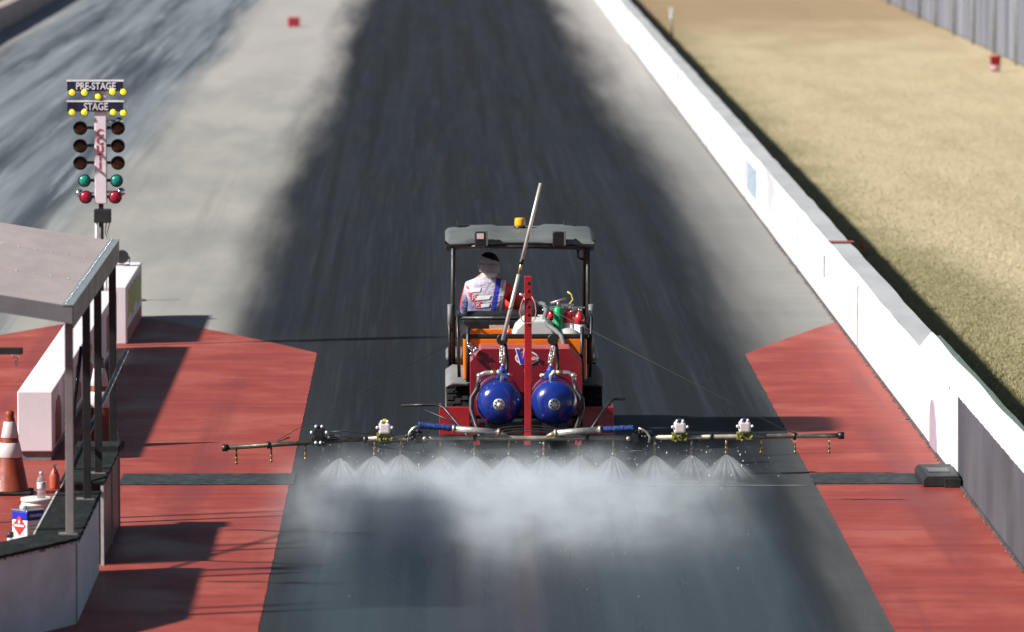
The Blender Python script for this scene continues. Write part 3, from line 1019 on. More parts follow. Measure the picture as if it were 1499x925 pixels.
for i, (y, zb) in enumerate(((48.62, WT + .014), (51.03, WT + .014), (52.75, 0.705), (55.15, 0.0))):
    m = m_post if i == 0 else m_post_shaded
    p = MB().box(-2.893, -2.83, y - .03, y + .03, zb + .008, ZR - 0.035).build('post', m, sh, bevel=0.004)
    MB().box(-2.95, -2.80, y - .06, y + .06, zb, zb + .008).build('foot_plate', m_post, p)
for y in (48.62, 51.03, 52.75, 55.15):
    MB().box(-4.0, -3.94, y - .03, y + .03, 0.004, rz(-3.97) - 0.035).build('post', m_post_shaded, sh)
for y in (48.62, 55.15):
    mb = MB().add([(-4.0, y - .025, rz(-4.0) - .03), (-2.84, y - .025, rz(-2.84) - .03), (-2.84, y - .025, rz(-2.84) - .11), (-4.0, y - .025, rz(-4.0) - .11),
            (-4.0, y + .025, rz(-4.0) - .03), (-2.84, y + .025, rz(-2.84) - .03), (-2.84, y + .025, rz(-2.84) - .11), (-4.0, y + .025, rz(-4.0) - .11)],
           [(0, 1, 2, 3), (4, 7, 6, 5), (0, 4, 5, 1), (1, 5, 6, 2), (2, 6, 7, 3), (3, 7, 4, 0)])
    mb.build('rafter', m_post_shaded, sh)
# cross bar with carabiner hook
q = P(33, 514, 51.0)
cb = MB().box(-3.94, q.x, 51.0, 51.06, q.z - .028, q.z + .028).build('crossbar', m_blk, sh, bevel=0.004)
hk = P(24, 520, 51.0)
mb = MB()
mb.tube([hk + Vector((-.035, 0, .005)), hk + Vector((-.025, 0, -.015)), hk + Vector((0, 0, -.022)), hk + Vector((.025, 0, -.015)), hk + Vector((.035, 0, .005))], 0.004, 6)
mb.tube([hk + Vector((0.008 * math.cos(a), 0, -.055 + 0.028 * math.sin(a))) for a in [2 * PI * i / 14 for i in range(14)]], 0.0045, 6, closed=True)
mb.build('hook', mat('hook_steel', (0.25, 0.25, 0.25), 0.35, metal=0.9), cb)

# two long bars leaning inside the shelter
m_tubeb = mat('black_gloss_tube', (0.012, 0.012, 0.014), 0.16, var=0.2, spec=0.4)
mb = MB().tube([(-3.10, 51.55, WT + .03), (-2.735, 55.05, 1.535)], 0.022, 12)
tag(mb.build('leaning_pole', m_tubeb, origin=(-3.10, 51.55, WT + .01)), 'glossy black pole sloping up past the farthest shelter post', 'pole')
p0, p1 = P(104, 640, 51.4), P(119, 507, 51.4)
mb = MB().tube([p0 + (p0 - p1) * 0.42, p1], 0.017, 10)
tag(mb.build('broom_handle', m_tubeb, origin=p0 + (p0 - p1) * 0.42), 'thin dark broom handle leaning steeply between the two nearest shelter posts', 'broom handle')

# ------------------------------------------------------------------ things behind the low wall
m_bucket = mat('white_bucket', (0.68, 0.67, 0.64), 0.4, var=0.1, dirt=(0.45, 0.42, 0.38))
bc = P(54, 728, 54.0)
bl = (bc.x, 54.0, 0.004)
bu = empty('bucket', bl, 'white plastic bucket with a ridged rim behind the low grey wall', 'bucket')
hb = bc.z
MB().lathe([(0.112, 0.0), (0.118, 0.01), (0.130, hb - .07), (0.138, hb - .07), (0.138, hb - .055), (0.131, hb - .05), (0.131, hb - .035), (0.14, hb - .035), (0.14, hb - .01), (0.132, hb - .004), (0.126, hb - .006)], bl, 'Z', 32).build('body', m_bucket, bu)
MB().lathe([(0.0, hb - .018), (0.12, hb - .018), (0.127, hb - .006), (0.122, hb - .002), (0.115, hb - .01), (0.0, hb - .012)], bl, 'Z', 32).build('lid', mat('bucket_lid', (0.5, 0.5, 0.5), 0.4), bu)
mb = MB().tube([Vector(bl) + Vector((0.14 * math.cos(a), 0.14 * math.sin(a) * -1, hb - .05 - 0.06 * math.sin(a))) for a in [PI * i / 12 for i in range(13)]], 0.004, 6)
mb.build('handle', m_chrome, bu)
m_clear = mat('clear_plastic', (0.85, 0.87, 0.9), 0.08, var=0.02, trans=0.85, ior=1.25)
wb_l = P(60.5, 727, 53.97)
wb = empty('water_bottle', (wb_l.x, 53.97, hb - 0.004), 'clear plastic water bottle with white cap standing on the white bucket', 'bottle')
wbp = Vector(wb.location)
hh = (727 - 688) / (F / 53.97)
MB().lathe([(0.0, 0.002), (0.033, 0.0), (0.037, 0.01), (0.037, hh * .3), (0.034, hh * .33), (0.037, hh * .36), (0.037, hh * .66), (0.030, hh * .78), (0.014, hh * .9), (0.0135, hh * .93)], wbp, 'Z', 20).build('body', m_clear, wb)
MB().lathe([(0.0155, hh * .93), (0.0155, hh), (0.0, hh)], wbp, 'Z', 14).build('cap', m_signw, wb)
MB().lathe([(0.0375, hh * .38), (0.0378, hh * .39), (0.0378, hh * .6), (0.0375, hh * .61)], wbp, 'Z', 20).build('paper_label', mat('bottle_label', (0.62, 0.64, 0.68), 0.5, var=0.25, vscale=30), wb)

# square solvent can standing corner towards the stand
m_canw = mat('can_white', (0.72, 0.72, 0.76), 0.35, var=0.05)
m_canb = mat('can_blue', (0.012, 0.02, 0.36), 0.35, var=0.1)
m_canr = mat('can_red', (0.6, 0.03, 0.03), 0.4)
m_tin = mat('tin', (0.55, 0.55, 0.56), 0.3, metal=0.9)
ct = P(41, 745, 52.6)
sc_ = F / 52.6
cn = empty('solvent_can', (ct.x, 52.6, 0.004), 'square white and blue metal can with red warning diamond behind the low wall', 'can')
Mz = Matrix.Rotation(R(45), 3, 'Z')
hc = ct.z
side = 48 / sc_ / math.sqrt(2)
MB().obox((ct.x, 52.6, 0.004 + (hc - .09) / 2), (side, side, hc - .09), Mz).build('body', m_canw, cn, bevel=0.012)
MB().obox((ct.x, 52.6, hc - .046), (side + .002, side + .002, 0.075), Mz).build('blue_band', m_canb, cn, bevel=0.012)
MB().obox((ct.x, 52.6, hc - .004), (side + .006, side + .006, 0.008), Mz).build('rim', m_tin, cn, bevel=0.003)
MB().lathe([(0.03, 0), (0.03, 0.025), (0.026, 0.028), (0, 0.028)], (ct.x - .04, 52.62, hc), 'Z', 16).build('cap', m_signw, cn)
nl = Vector((-1, -1, 0)).normalized()      # left-facing visible side
ul = Vector((1, -1, 0)).normalized()
cl_ = Vector((ct.x, 52.6, 0)) + nl * (side / 2 + .002)
zc = P(0, 770, 52.5).z
mb = MB()
for sz, z_ in ((0.085, 0.0), ):
    q4 = [cl_ + ul * a * sz + Vector((0, 0, zc + b2 * sz)) for a, b2 in ((0, -1), (1, 0), (0, 1), (-1, 0))]
    mb.add(q4 + [p + nl * .002 for p in q4], [(0, 1, 2, 3), (7, 6, 5, 4), (0, 4, 5, 1), (1, 5, 6, 2), (2, 6, 7, 3), (3, 7, 4, 0)])
dm = mb.build('warning_diamond', m_canr, cn)
mb = MB()
q4 = [cl_ + nl * .0025 + ul * a + Vector((0, 0, zc + b2)) for a, b2 in ((-.06, -.008), (.06, -.008), (.06, .008), (-.06, .008))]
mb.add(q4, [(0, 1, 2, 3)])
q4 = [cl_ + nl * .0025 + ul * a + Vector((0, 0, zc + b2)) for a, b2 in ((-.012, .02), (.012, .02), (.006, .05), (-.006, .05))]
mb.add(q4, [(0, 1, 2, 3)])
mb.build('white_mark', m_signw, dm)
nr = Vector((1, -1, 0)).normalized()
ur = Vector((1, 1, 0)).normalized()
cr_ = Vector((ct.x, 52.6, 0)) + nr * (side / 2 + .003)
mb = MB()
q4 = [cr_ + ur * a + Vector((0, 0, hc - .046 + b2)) for a, b2 in ((-.07, -.012), (.07, -.012), (.07, .012), (-.07, .012))]
mb.add(q4, [(0, 1, 2, 3)])
mb.build('label_stripe', mat('pale_blue', (0.35, 0.4, 0.65), 0.4), cn)
mb = MB()
for i in range(6):
    wv = random.uniform(.05, .075)
    zz = hc - .13 - i * .03
    q4 = [cr_ + ur * a + Vector((0, 0, zz + b2)) for a, b2 in ((-.075, -.004), (wv, -.004), (wv, .004), (-.075, .004))]
    mb.add(q4, [(0, 1, 2, 3)])
mb.build('label_lines', mat('grey_lines', (0.35, 0.35, 0.42), 0.5), cn)
# small white bottle with black cap
sb = P(15, 785, 51.3)
hs = sb.z
s0 = (sb.x, 51.3, 0.004)
so_ = MB().lathe([(0.05, 0), (0.052, 0.01), (0.052, hs * .62), (0.04, hs * .8), (0.022, hs * .95), (0.022, hs * .97)], s0, 'Z', 20).build('cleaner_bottle', m_canw, origin=s0)
tag(so_, 'white bottle with black cap beside the square can, mostly hidden by the wall top', 'bottle')
MB().lathe([(0.03, hs * .97), (0.03, hs + .03), (0, hs + .03)], s0, 'Z', 14).build('cap', m_blk, so_)
# red spray bottle farther back
g = G(80, 716)
s0 = Vector((g.x, g.y, 0.004))
sp_ = MB().lathe([(0.045, 0), (0.048, 0.01), (0.048, 0.12), (0.03, 0.165), (0.015, 0.19), (0.015, 0.2)], s0, 'Z', 18).build('spray_bottle', mat('red_bottle', (0.45, 0.09, 0.05), 0.4, var=0.2), origin=s0)
tag(sp_, 'reddish spray bottle with grey trigger standing on the red floor behind the low wall', 'spray bottle')
mb = MB().box(s0.x - .015, s0.x + .015, s0.y - .07, s0.y + .04, 0.205, 0.24)
mb.tube([s0 + Vector((0, -.05, .2)), s0 + Vector((0, -.035, .15))], .006, 6)
mb.build('trigger', m_tin, sp_, bevel=0.005)

# ------------------------------------------------------------------ far fence, far blocks, stake, litter
m_gal = mat('galvanised', (0.42, 0.45, 0.48), 0.4, metal=0.6, var=0.15)
m_slat = bpy.data.materials.new('fence_slats')
nt, nd, lk, out = nodes_of(m_slat)
b_ = nt.nodes.new('ShaderNodeBsdfPrincipled')
lk.new(b_.outputs[0], out.inputs[0])
n_ = NOISE(nt, COORD(nt, (1, 1, 0.02)), 0.9, 4, 0.8)
cr = nt.nodes.new('ShaderNodeValToRGB')
cr.color_ramp.elements[0].position = 0.3
cr.color_ramp.elements[0].color = (0.05, 0.065, 0.10, 1)
cr.color_ramp.elements[1].position = 0.72
cr.color_ramp.elements[1].color = (0.36, 0.40, 0.43, 1)
e = cr.color_ramp.elements.new(0.5)
e.color = (0.17, 0.17, 0.21, 1)
lk.new(n_, cr.inputs[0])
lk.new(cr.outputs[0], b_.inputs['Base Color'])
b_.inputs['Roughness'].default_value = 0.6
fn = empty('slatted_fence', (13.6, 165, 0), 'tall grey slatted wire fence on posts along the far edge of the dry grass', 'fence')
mb = MB()
y = 118.0
while y < 262:
    mb.box(13.70, 13.712, y, y + 0.085, 0.03, 2.55)
    y += 0.11
mb.build('slat_panel', m_slat, fn, recalc=False)
for y in range(118, 263, 6):
    pf = MB().tube([(13.64, y, -0.05), (13.64, y, 2.7)], 0.04, 10).build('post', m_gal, fn)
    MB().ell((13.64, y, 2.71), (0.048, 0.048, 0.03), 10, 6).build('cap', m_gal, pf)
MB().tube([(13.65, 118, 2.6), (13.65, 262, 2.6)], 0.025, 8).build('top_rail', m_gal, fn)
m_redb = mat('red_foam', (0.45, 0.03, 0.045), 0.7, var=0.2)
p = G(430, 39)
o = MB().box(p.x - .16, p.x + .16, p.y - .12, p.y + .12, 0.004, 0.26).build('foam_block', m_redb, origin=(p.x, p.y, 0), bevel=0.02)
tag(o, 'small red block standing on the pale concrete between the two lanes', 'block')
MB().box(p.x - .10, p.x + .10, p.y - .125, p.y - .121, 0.07, 0.2).build('face_patch', mat('dark_red_patch', (0.30, 0.02, 0.03), 0.6), o)
p = G(1457, 104)
o = empty('bucket', (p.x, p.y, 0), 'red bucket with pale lower band on the dry grass near the slatted fence', 'bucket')
MB().lathe([(0.105, 0.0), (0.125, 0.33), (0.132, 0.33), (0.132, 0.355), (0.118, 0.355), (0.1, 0.02), (0, 0.02)], p, 'Z', 20).build('body', m_redb, o)
MB().lathe([(0.109, 0.03), (0.1125, 0.04), (0.1165, 0.13), (0.115, 0.14)], p, 'Z', 20).build('pale_band', mat('pink_band', (0.55, 0.33, 0.36), 0.6), o)
p = G(984, 54)
o = MB().tube([(p.x, p.y, -.02), (p.x - .04, p.y, 0.78)], 0.03, 8).build('stake', m_gal, origin=(p.x, p.y, 0))
tag(o, 'thin pale grey stake in the grass just behind the far white wall', 'stake')
MB().box(p.x - .085, p.x + .005, p.y - .035, p.y - .031, .62, .77).build('tag_plate', m_signw, o)
p = G(1262, 366, 0.02)
mb = MB()
for i in range(14):
    a = random.uniform(0, 6.28)
    c = Vector((p.x + random.uniform(-.05, .05), p.y + random.uniform(-.2, .2), 0.05 + random.uniform(0, .05)))
    mb.obox(c, (.05, .06, .004), Matrix.Rotation(a, 3, 'Z') @ Matrix.Rotation(random.uniform(-1, 1), 3, 'X'))
tag(mb.build('wrapper', mat('orange_wrapper', (0.62, 0.13, 0.03), 0.5, var=0.4, vscale=20), origin=(p.x, p.y, 0)), 'crumpled orange wrapper lying in the grass behind the white wall', 'litter')


# ------------------------------------------------------------------ utility vehicle
X0 = 0.85
RA, FA = 61.6, 63.55           # axle positions
m_orange = mat('orange_paint', (0.78, 0.17, 0.006), 0.35, var=0.12, vscale=3, dirt=(0.25, 0.07, 0.02), dirt_amt=0.35, coat=0.3)
m_vblack = mat('vehicle_black', (0.014, 0.014, 0.016), 0.4, var=0.3, vscale=6, dirt=(0.04, 0.04, 0.04), dirt_amt=0.4)
m_tyre = mat('tyre_rubber', (0.017, 0.017, 0.018), 0.85, var=0.4, vscale=12, dirt=(0.05, 0.048, 0.045), dirt_amt=0.6, bump=0.5, spec=0.2)
m_rim = mat('rim_steel', (0.3, 0.3, 0.3), 0.4, metal=0.7)
m_fender = mat('grey_fender', (0.15, 0.158, 0.16), 0.6, var=0.2, vscale=4, dirt=(0.13, 0.12, 0.11), dirt_amt=0.6)
m_roofp = mat('roof_plastic', (0.105, 0.118, 0.115), 0.55, var=0.12, vscale=3, dirt=(0.07, 0.078, 0.075), dirt_amt=0.5)
m_ambl = mat('amber_beacon', (0.85, 0.36, 0.01), 0.15, var=0.1, coat=0.6)
m_seat = mat('black_vinyl', (0.016, 0.016, 0.018), 0.5, var=0.3, bump=0.3, bscale=90)
m_paper = mat('warning_sticker', (0.55, 0.42, 0.34), 0.5, var=0.3, vscale=25)

uv = empty('utility_vehicle', (X0, RA, 0), 'orange utility vehicle with grey plastic roof driving up the dark lane', 'vehicle')


def wheel(x, y, wdt, rad, steer=0):
    wv = empty_part('wheel', (x, y, rad), uv)
    c = (x - wdt / 2, y, rad)
    t = MB().lathe([(rad * .55, 0.01), (rad * .62, -0.0), (rad * .9, 0.0), (rad * .97, wdt * .12), (rad * .97, wdt * .88), (rad * .9, wdt), (rad * .62, wdt), (rad * .55, wdt - .01)], c, 'X', 36, closed=True)
    n = 26
    for i in range(n):
        a = 2 * PI * i / n
        for k, xx in enumerate((-.33, 0, .33)):
            aa = a + (PI / n if k == 1 else 0)
            Mx = Matrix.Rotation(aa, 3, 'X')
            t.obox(Vector((x + xx * wdt, y, rad)) + Mx @ Vector((0, 0, rad * .975)), (wdt * .27, rad * .155, rad * .075), Mx)
    t.build('tyre', m_tyre, wv, recalc=False)
    MB().lathe([(0.0, wdt * .35), (rad * .3, wdt * .35), (rad * .36, wdt * .2), (rad * .55, wdt * .12), (rad * .58, wdt * .05), (rad * .58, wdt * .95), (rad * .55, wdt * .88), (rad * .36, wdt * .8), (rad * .3, wdt * .65), (0, wdt * .65)], c, 'X', 28).build('rim', m_rim, wv)


def empty_part(name, loc, parent):
    o = bpy.data.objects.new(name, None)
    o.empty_display_size = 0.1
    COL.objects.link(o)
    o.parent = parent
    q = Vector((0, 0, 0))
    p = parent
    while p is not None:
        q += Vector(p.location)
        p = p.parent
    o.location = Vector(loc) - q
    return o


for y in (RA, FA):
    for sx in (-1, 1):
        wheel(X0 + sx * 0.655, y, 0.22, 0.325)
# chassis and running gear
mb = MB()
mb.box(X0 - .42, X0 + .42, RA - .45, FA + .4, 0.38, 0.56)
mb.tube([(X0 - .6, RA, .325), (X0 + .6, RA, .325)], 0.05, 12)
mb.tube([(X0 - .6, FA, .325), (X0 + .6, FA, .325)], 0.04, 12)
mb.box(X0 - .68, X0 + .68, RA + .42, FA - .42, 0.34, 0.42)
mb.build('chassis', m_vblack, uv, bevel=0.02)
# fenders: arched shells over the rear wheels
for sx in (-1, 1):
    mb = MB()
    xs_in, xs_out = X0 + sx * 0.50, X0 + sx * 0.775
    n = 14
    rows = []
    for i in range(n + 1):
        a = R(38) + R(165) * i / n
        cy, cz = RA - 0.395 * math.cos(a), 0.40 + 0.40 * math.sin(a)
        rows.append([(xs_in, cy, cz), (xs_out - sx * .07, cy, cz + .012), (xs_out, cy, cz - .035), (xs_out + sx * .002, RA - .36 * math.cos(a), 0.40 + 0.34 * math.sin(a)),
                     (xs_out - sx * .02, RA - .36 * math.cos(a), 0.40 + 0.345 * math.sin(a)), (xs_in, RA - .37 * math.cos(a), 0.40 + .37 * math.sin(a))])
    mb.add([v for r in rows for v in r], [(i * 6 + j, i * 6 + (j + 1) % 6, (i + 1) * 6 + (j + 1) % 6, (i + 1) * 6 + j) for i in range(n) for j in range(6)], True)
    mb.add(rows[0], [tuple(range(6))])
    mb.add(rows[-1], [tuple(range(6))])
    mb.build('fender', m_fender, uv, bevel=0.022, bseg=3)
    # front bodywork fender
    MB().box(min(X0 + sx * .45, X0 + sx * .77), max(X0 + sx * .45, X0 + sx * .77), FA - .38, FA + .42, 0.70, 0.78).build('fender', m_fender, uv, bevel=0.04, bseg=3)
# cargo bed
BY0, BY1 = 61.0, 62.12
mb = MB()
mb.box(X0 - .57, X0 + .57, BY0 + .03, BY1, 0.74, 0.78)
mb.box(X0 - .60, X0 - .565, BY0 + .02, BY1, 0.74, 1.12)
mb.box(X0 + .565, X0 + .60, BY0 + .02, BY1, 0.74, 1.12)
mb.box(X0 - .564, X0 + .564, BY1 - .03, BY1, 0.785, 1.12)
mb.build('cargo_bed', m_orange, uv, bevel=0.01)
mb = MB()
mb.box(X0 - .60, X0 + .60, BY0 - .03, BY0 + .015, 0.72, 1.125)
tg = mb.build('tailgate', m_orange, uv, bevel=0.012)
mb = MB()
for x in (-.35, 0.0, .35):
    mb.box(X0 + x - .1, X0 + x + .1, BY0 - .038, BY0 - .031, 0.78, 1.07)
mb.build('pressed_rib', m_orange, tg, bevel=0.004)
mb = MB()
mb.box(X0 - .62, X0 + .62, BY0 - .035, BY0 + .03, 1.127, 1.165)
for sx in (-1, 1):
    xa, xb = sorted((X0 + sx * .565, X0 + sx * .625))
    mb.box(xa, xb, BY0 + .031, BY1, 1.127, 1.165)
mb.build('bed_rim', m_vblack, uv, bevel=0.008)
for sx in (-1, 1):                       # black corner stakes of the bed
    mb = MB()
    mb.tube([(X0 + sx * .555, BY0 - .05, .70), (X0 + sx * .555, BY0 - .05, 1.24)], 0.02, 8)
    mb.tube([(X0 + sx * .64, BY0 + .25, .72), (X0 + sx * .655, BY0 + .25, 1.3), (X0 + sx * .655, BY1 - .1, 1.3), (X0 + sx * .64, BY1 - .1, .75)], 0.017, 8)
    mb.build('stake_rail', m_vblack, uv)
# seat bulkhead, seats, dash, hood
MB().box(X0 - .60, X0 + .60, 62.16, 62.2, 0.6, 1.20).build('bulkhead', m_vblack, uv, bevel=0.01)
st_p = P(731, 481, 62.15)
MB().box(st_p.x - .10, st_p.x + .10, 62.152, 62.158, st_p.z - .035, st_p.z + .035).build('warning_sticker', m_paper, uv)
MB().box(X0 - .58, X0 + .08, 62.24, 62.34, 0.80, 1.285).build('seat_back', m_seat, uv, bevel=0.04, bseg=3)
MB().box(X0 + .12, X0 + .58, 62.24, 62.34, 0.80, 1.18).build('seat_back', m_seat, uv, bevel=0.04, bseg=3)
MB().box(X0 - .58, X0 + .58, 62.33, 62.85, 0.70, 0.83).build('seat_cushion', m_seat, uv, bevel=0.04, bseg=3)
MB().box(X0 - .66, X0 + .66, 62.2, 63.3, 0.45, 0.52).build('floor_pan', m_vblack, uv)
MB().box(X0 - .60, X0 + .60, 63.30, 63.50, 0.5, 1.16).build('dashboard', m_vblack, uv, bevel=0.04, bseg=3)
MB().prism([(63.5, .55), (64.35, .55), (64.4, .75), (64.2, .95), (63.5, 1.10)], 'X', X0 - .56, X0 + .56).build('hood', m_orange, uv, bevel=0.03)
mb = MB()
sc0 = Vector((0.50, 63.18, 1.19))
Ms = Matrix.Rotation(R(-38), 3, 'X')
mb.tube([sc0 + Ms @ Vector((.18 * math.cos(a), .18 * math.sin(a), 0)) for a in [2 * PI * i / 24 for i in range(24)]], 0.015, 8, closed=True)
for a in (PI / 2, PI * 7 / 6, PI * 11 / 6):
    mb.tube([sc0, sc0 + Ms @ Vector((.17 * math.cos(a), .17 * math.sin(a), 0))], 0.011, 6)
mb.tube([sc0, sc0 + Vector((0, .22, -.2))], 0.02, 8)
mb.build('steering_wheel', m_vblack, uv)
# roll-over frame
pl = P(663, 420, 62.2).x
pr = P(861, 420, 62.2).x
for x in (pl, pr):
    s_ = 1 if x > X0 else -1
    MB().tube([(x, 62.2, .5), (x, 62.2, 1.25), (x - .003 * s_, 62.2, 1.9), (x - .02 * s_, 62.35, 1.96), (x - .02 * s_, 63.3, 1.97), (x, 63.45, 1.9), (x, 63.72, 1.0), (x, 63.72, .6)], 0.024, 12).build('roll_frame', m_vblack, uv)
MB().tube([(pl, 62.2, 1.22), (pr, 62.2, 1.22)], 0.02, 10).build('cross_tube', m_vblack, uv)
MB().tube([(pl, 62.22, 1.93), (pr, 62.22, 1.93)], 0.018, 10).build('cross_tube', m_vblack, uv)
mb = MB()
h0 = P(846, 366, 62.25)
mb.tube([h0, P(846, 376, 62.25), P(850, 379, 62.25), P(858, 379, 62.25)], 0.012, 8)
mb.build('grab_handle', m_vblack, uv)
# side hand rails by the seats
for sx, x in ((-1, pl), (1, pr)):
    mb = MB()
    mb.tube([(x + sx * .03, 62.15, 0.75), (x + sx * .035, 62.15, 1.16), (x + sx * .035, 62.55, 1.2), (x + sx * .03, 62.6, .7)], 0.016, 8)
    mb.build('side_guard', m_vblack, uv)
    MB().tube([(x + sx * .028, 62.17, 1.12), (x + sx * .028, 62.17, 1.36)], 0.027, 10).build('clamp', m_fender, uv)
# moulded roof with rolled rear edge: loft of cross sections along X
secs = [(0.075, 1.90, 1.985, 0), (0.10, 1.885, 2.015, 0), (0.14, 1.885, 2.025, 0), (0.28, 1.888, 2.032, 0), (0.33, 1.892, 2.045, 1), (0.55, 1.895, 2.05, 1), (0.60, 1.902, 2.036, 1), (1.02, 1.902, 2.036, 1), (1.08, 1.895, 2.055, 1),
        (1.34, 1.892, 2.05, 1), (1.40, 1.888, 2.038, 0), (1.51, 1.885, 2.03, 0), (1.54, 1.885, 2.02, 0), (1.565, 1.90, 1.985, 0)]
rows = []
for x, zb, zt, c in secs:
    yr = 62.20 + (0.0 if c else -0.015)
    rows.append([(x, yr + .10, zb), (x, yr + .075, zb + .006), (x, yr, zb + .072), (x, yr + .02, zt - .035), (x, yr + .10, zt - .005), (x, yr + .35, zt + .012), (x, yr + .9, zt + .028), (x, yr + 1.3, zt + .012), (x, yr + 1.45, zt - .04),
                 (x, yr + 1.46, zb + .03), (x, yr + 1.40, zb + .02), (x, yr + 1.34, zt - .05), (x, yr + .2, zt - .05), (x, yr + .14, zb + .03)])
k = len(rows[0])
mb = MB()
mb.add([v for r in rows for v in r], [(i * k + j, i * k + (j + 1) % k, (i + 1) * k + (j + 1) % k, (i + 1) * k + j) for i in range(len(rows) - 1) for j in range(k)], True)
mb.add(rows[0], [tuple(range(k))])
mb.add(rows[-1], [tuple(range(k))])
rf = mb.build('roof', m_roofp, uv, bevel=0.004)
mb = MB()
for px in (680, 836):
    q = P(px, 329, 63.2)
    mb.box(q.x - .06, q.x + .05, 63.15, 63.25, 2.04, 2.085)
    mb.tube([(q.x - .07, 63.2, 2.05), (q.x - .07, 63.2, 2.12)], 0.008, 6)
mb.build('roof_clamp', m_vblack, rf, bevel=0.006)
# beacon
bq = P(761, 327, 63.0)
be = MB().lathe([(0.052, 0.03), (0.06, 0.032), (0.06, 0.06), (0.05, 0.062)], (bq.x, 63.0, 2.02), 'Z', 20).build('beacon', m_vblack, uv)
MB().lathe([(0.054, 0.06), (0.054, 0.075), (0.052, 0.13), (0.046, 0.142), (0.0, 0.146)], (bq.x, 63.0, 2.02), 'Z', 20).build('lens', m_ambl, be)
# rear lamps under the roof edge
for px, lit in ((703, 1), (817, 0)):
    q = P(px, 350, 62.14)
    lb = MB().box(q.x - .055, q.x + .055, 62.10, 62.185, q.z - .075, q.z + .075).build('rear_lamp', m_vblack, uv, bevel=0.012)
    if lit:
        MB().box(q.x - .035, q.x + .035, 62.092, 62.099, q.z + .005, q.z + .06).build('lens', mat('lamp_lens', (0.55, 0.40, 0.38), 0.2), lb)
    else:
        MB().box(q.x - .05, q.x + .05, 62.092, 62.099, q.z - .06, q.z + .06).build('lens', mat('dark_lens', (0.015, 0.012, 0.014), 0.3), lb)
    MB().box(q.x + .056, q.x + .075, 62.09, 62.18, q.z - .06, q.z + .085).build('bracket', m_roofp, lb)
# small orange marker behind seats
q = P(745, 486, 61.3)
MB().ell(q, (.03, .03, .03), 12, 8).build('marker_light', mat('red_marker', (0.6, 0.08, 0.02), 0.3), uv)

# ------------------------------------------------------------------ load in the bed
m_tankw = mat('white_tank', (0.50, 0.53, 0.52), 0.5, var=0.08, dirt=(0.36, 0.38, 0.37))
a, b_ = P(750, 486, 61.5), P(812, 463, 61.5)
mb = MB()
mb.prism([(a.x, .79), (b_.x, .79), (b_.x, 1.12), (b_.x - .02, 1.19), (b_.x - .06, 1.285), (a.x + .12, 1.285), (a.x + .03, 1.2), (a.x, 1.12)], 'Y', 61.2, 61.85)
tk = mb.build('fluid_tank', m_tankw, origin=((a.x + b_.x) / 2, 61.5, .78), bevel=0.025, bseg=3)
tag(tk, 'pale plastic fluid tank lying in the orange cargo bed behind the mast', 'tank')
MB().lathe([(.05, 0), (.05, .025), (0, .03)], (a.x + .2, 61.6, 1.283), 'Z', 16).build('cap', m_vblack, tk)
m_cover = mat('pale_cover', (0.40, 0.41, 0.39), 0.7, var=0.2, vscale=10)
q = P(832, 486, 61.35)
cv = MB().ell((q.x, 61.35, q.z - .11), (.15, .2, .15), 24, 14).build('covered_bundle', m_cover, origin=(q.x, 61.35, .78))
MB().box(q.x - .14, q.x + .14, 61.2, 61.5, .785, q.z - .08).build('base', m_cover, cv, bevel=0.03)
tag(cv, 'rounded pale grey bundle in the cargo bed under the red and white bottles', 'bundle')
m_exr = mat('extinguisher_red', (0.52, 0.02, 0.025), 0.25, var=0.1, coat=0.5)
m_yt = mat('yellow_hose', (0.60, 0.55, 0.12), 0.5)


def bottle(px, ybot, ytop, Y, r, label, yellow=False):
    q0, q1 = P(px, ybot, Y), P(px, ytop, Y)
    hh = q1.z - q0.z
    c = (q0.x, Y, q0.z)
    o = empty('gas_bottle', c, label, 'gas bottle', 'red and white bottles in the cargo bed')
    MB().lathe([(r * .9, 0.785 - q0.z), (r, 0.80 - q0.z), (r, hh * .32)], c, 'Z', 20).build('white_band', m_signw, o)
    MB().lathe([(r * 1.004, hh * .32), (r * 1.004, hh * .60), (r * .8, hh * .78), (r * .35, hh * .88), (r * .3, hh * .95)], c, 'Z', 20).build('red_body', m_exr, o)
    mb = MB()
    mb.lathe([(r * .32, hh * .93), (r * .42, hh * 1.0), (r * .42, hh * 1.08), (0, hh * 1.1)], c, 'Z', 12)
    mb.box(c[0] - .075, c[0] + .05, Y - .014, Y + .014, c[2] + hh * 1.08, c[2] + hh * 1.18)
    mb.tube([(c[0] - .03, Y, c[2] + hh * 1.05), (c[0] - .09, Y, c[2] + hh * .95)], .012, 8)
    mb.build('valve', m_chrome, o, bevel=0.004)
    if yellow:
        MB().tube([Vector(c) + Vector((.01, 0, hh * 1.15)), Vector(c) + Vector((.045, 0, hh * 1.35)), Vector(c) + Vector((.03, 0, hh * 1.6)), Vector(c) + Vector((-.01, 0, hh * 1.72))], .008, 8).build('hose', m_yt, o)
    return o


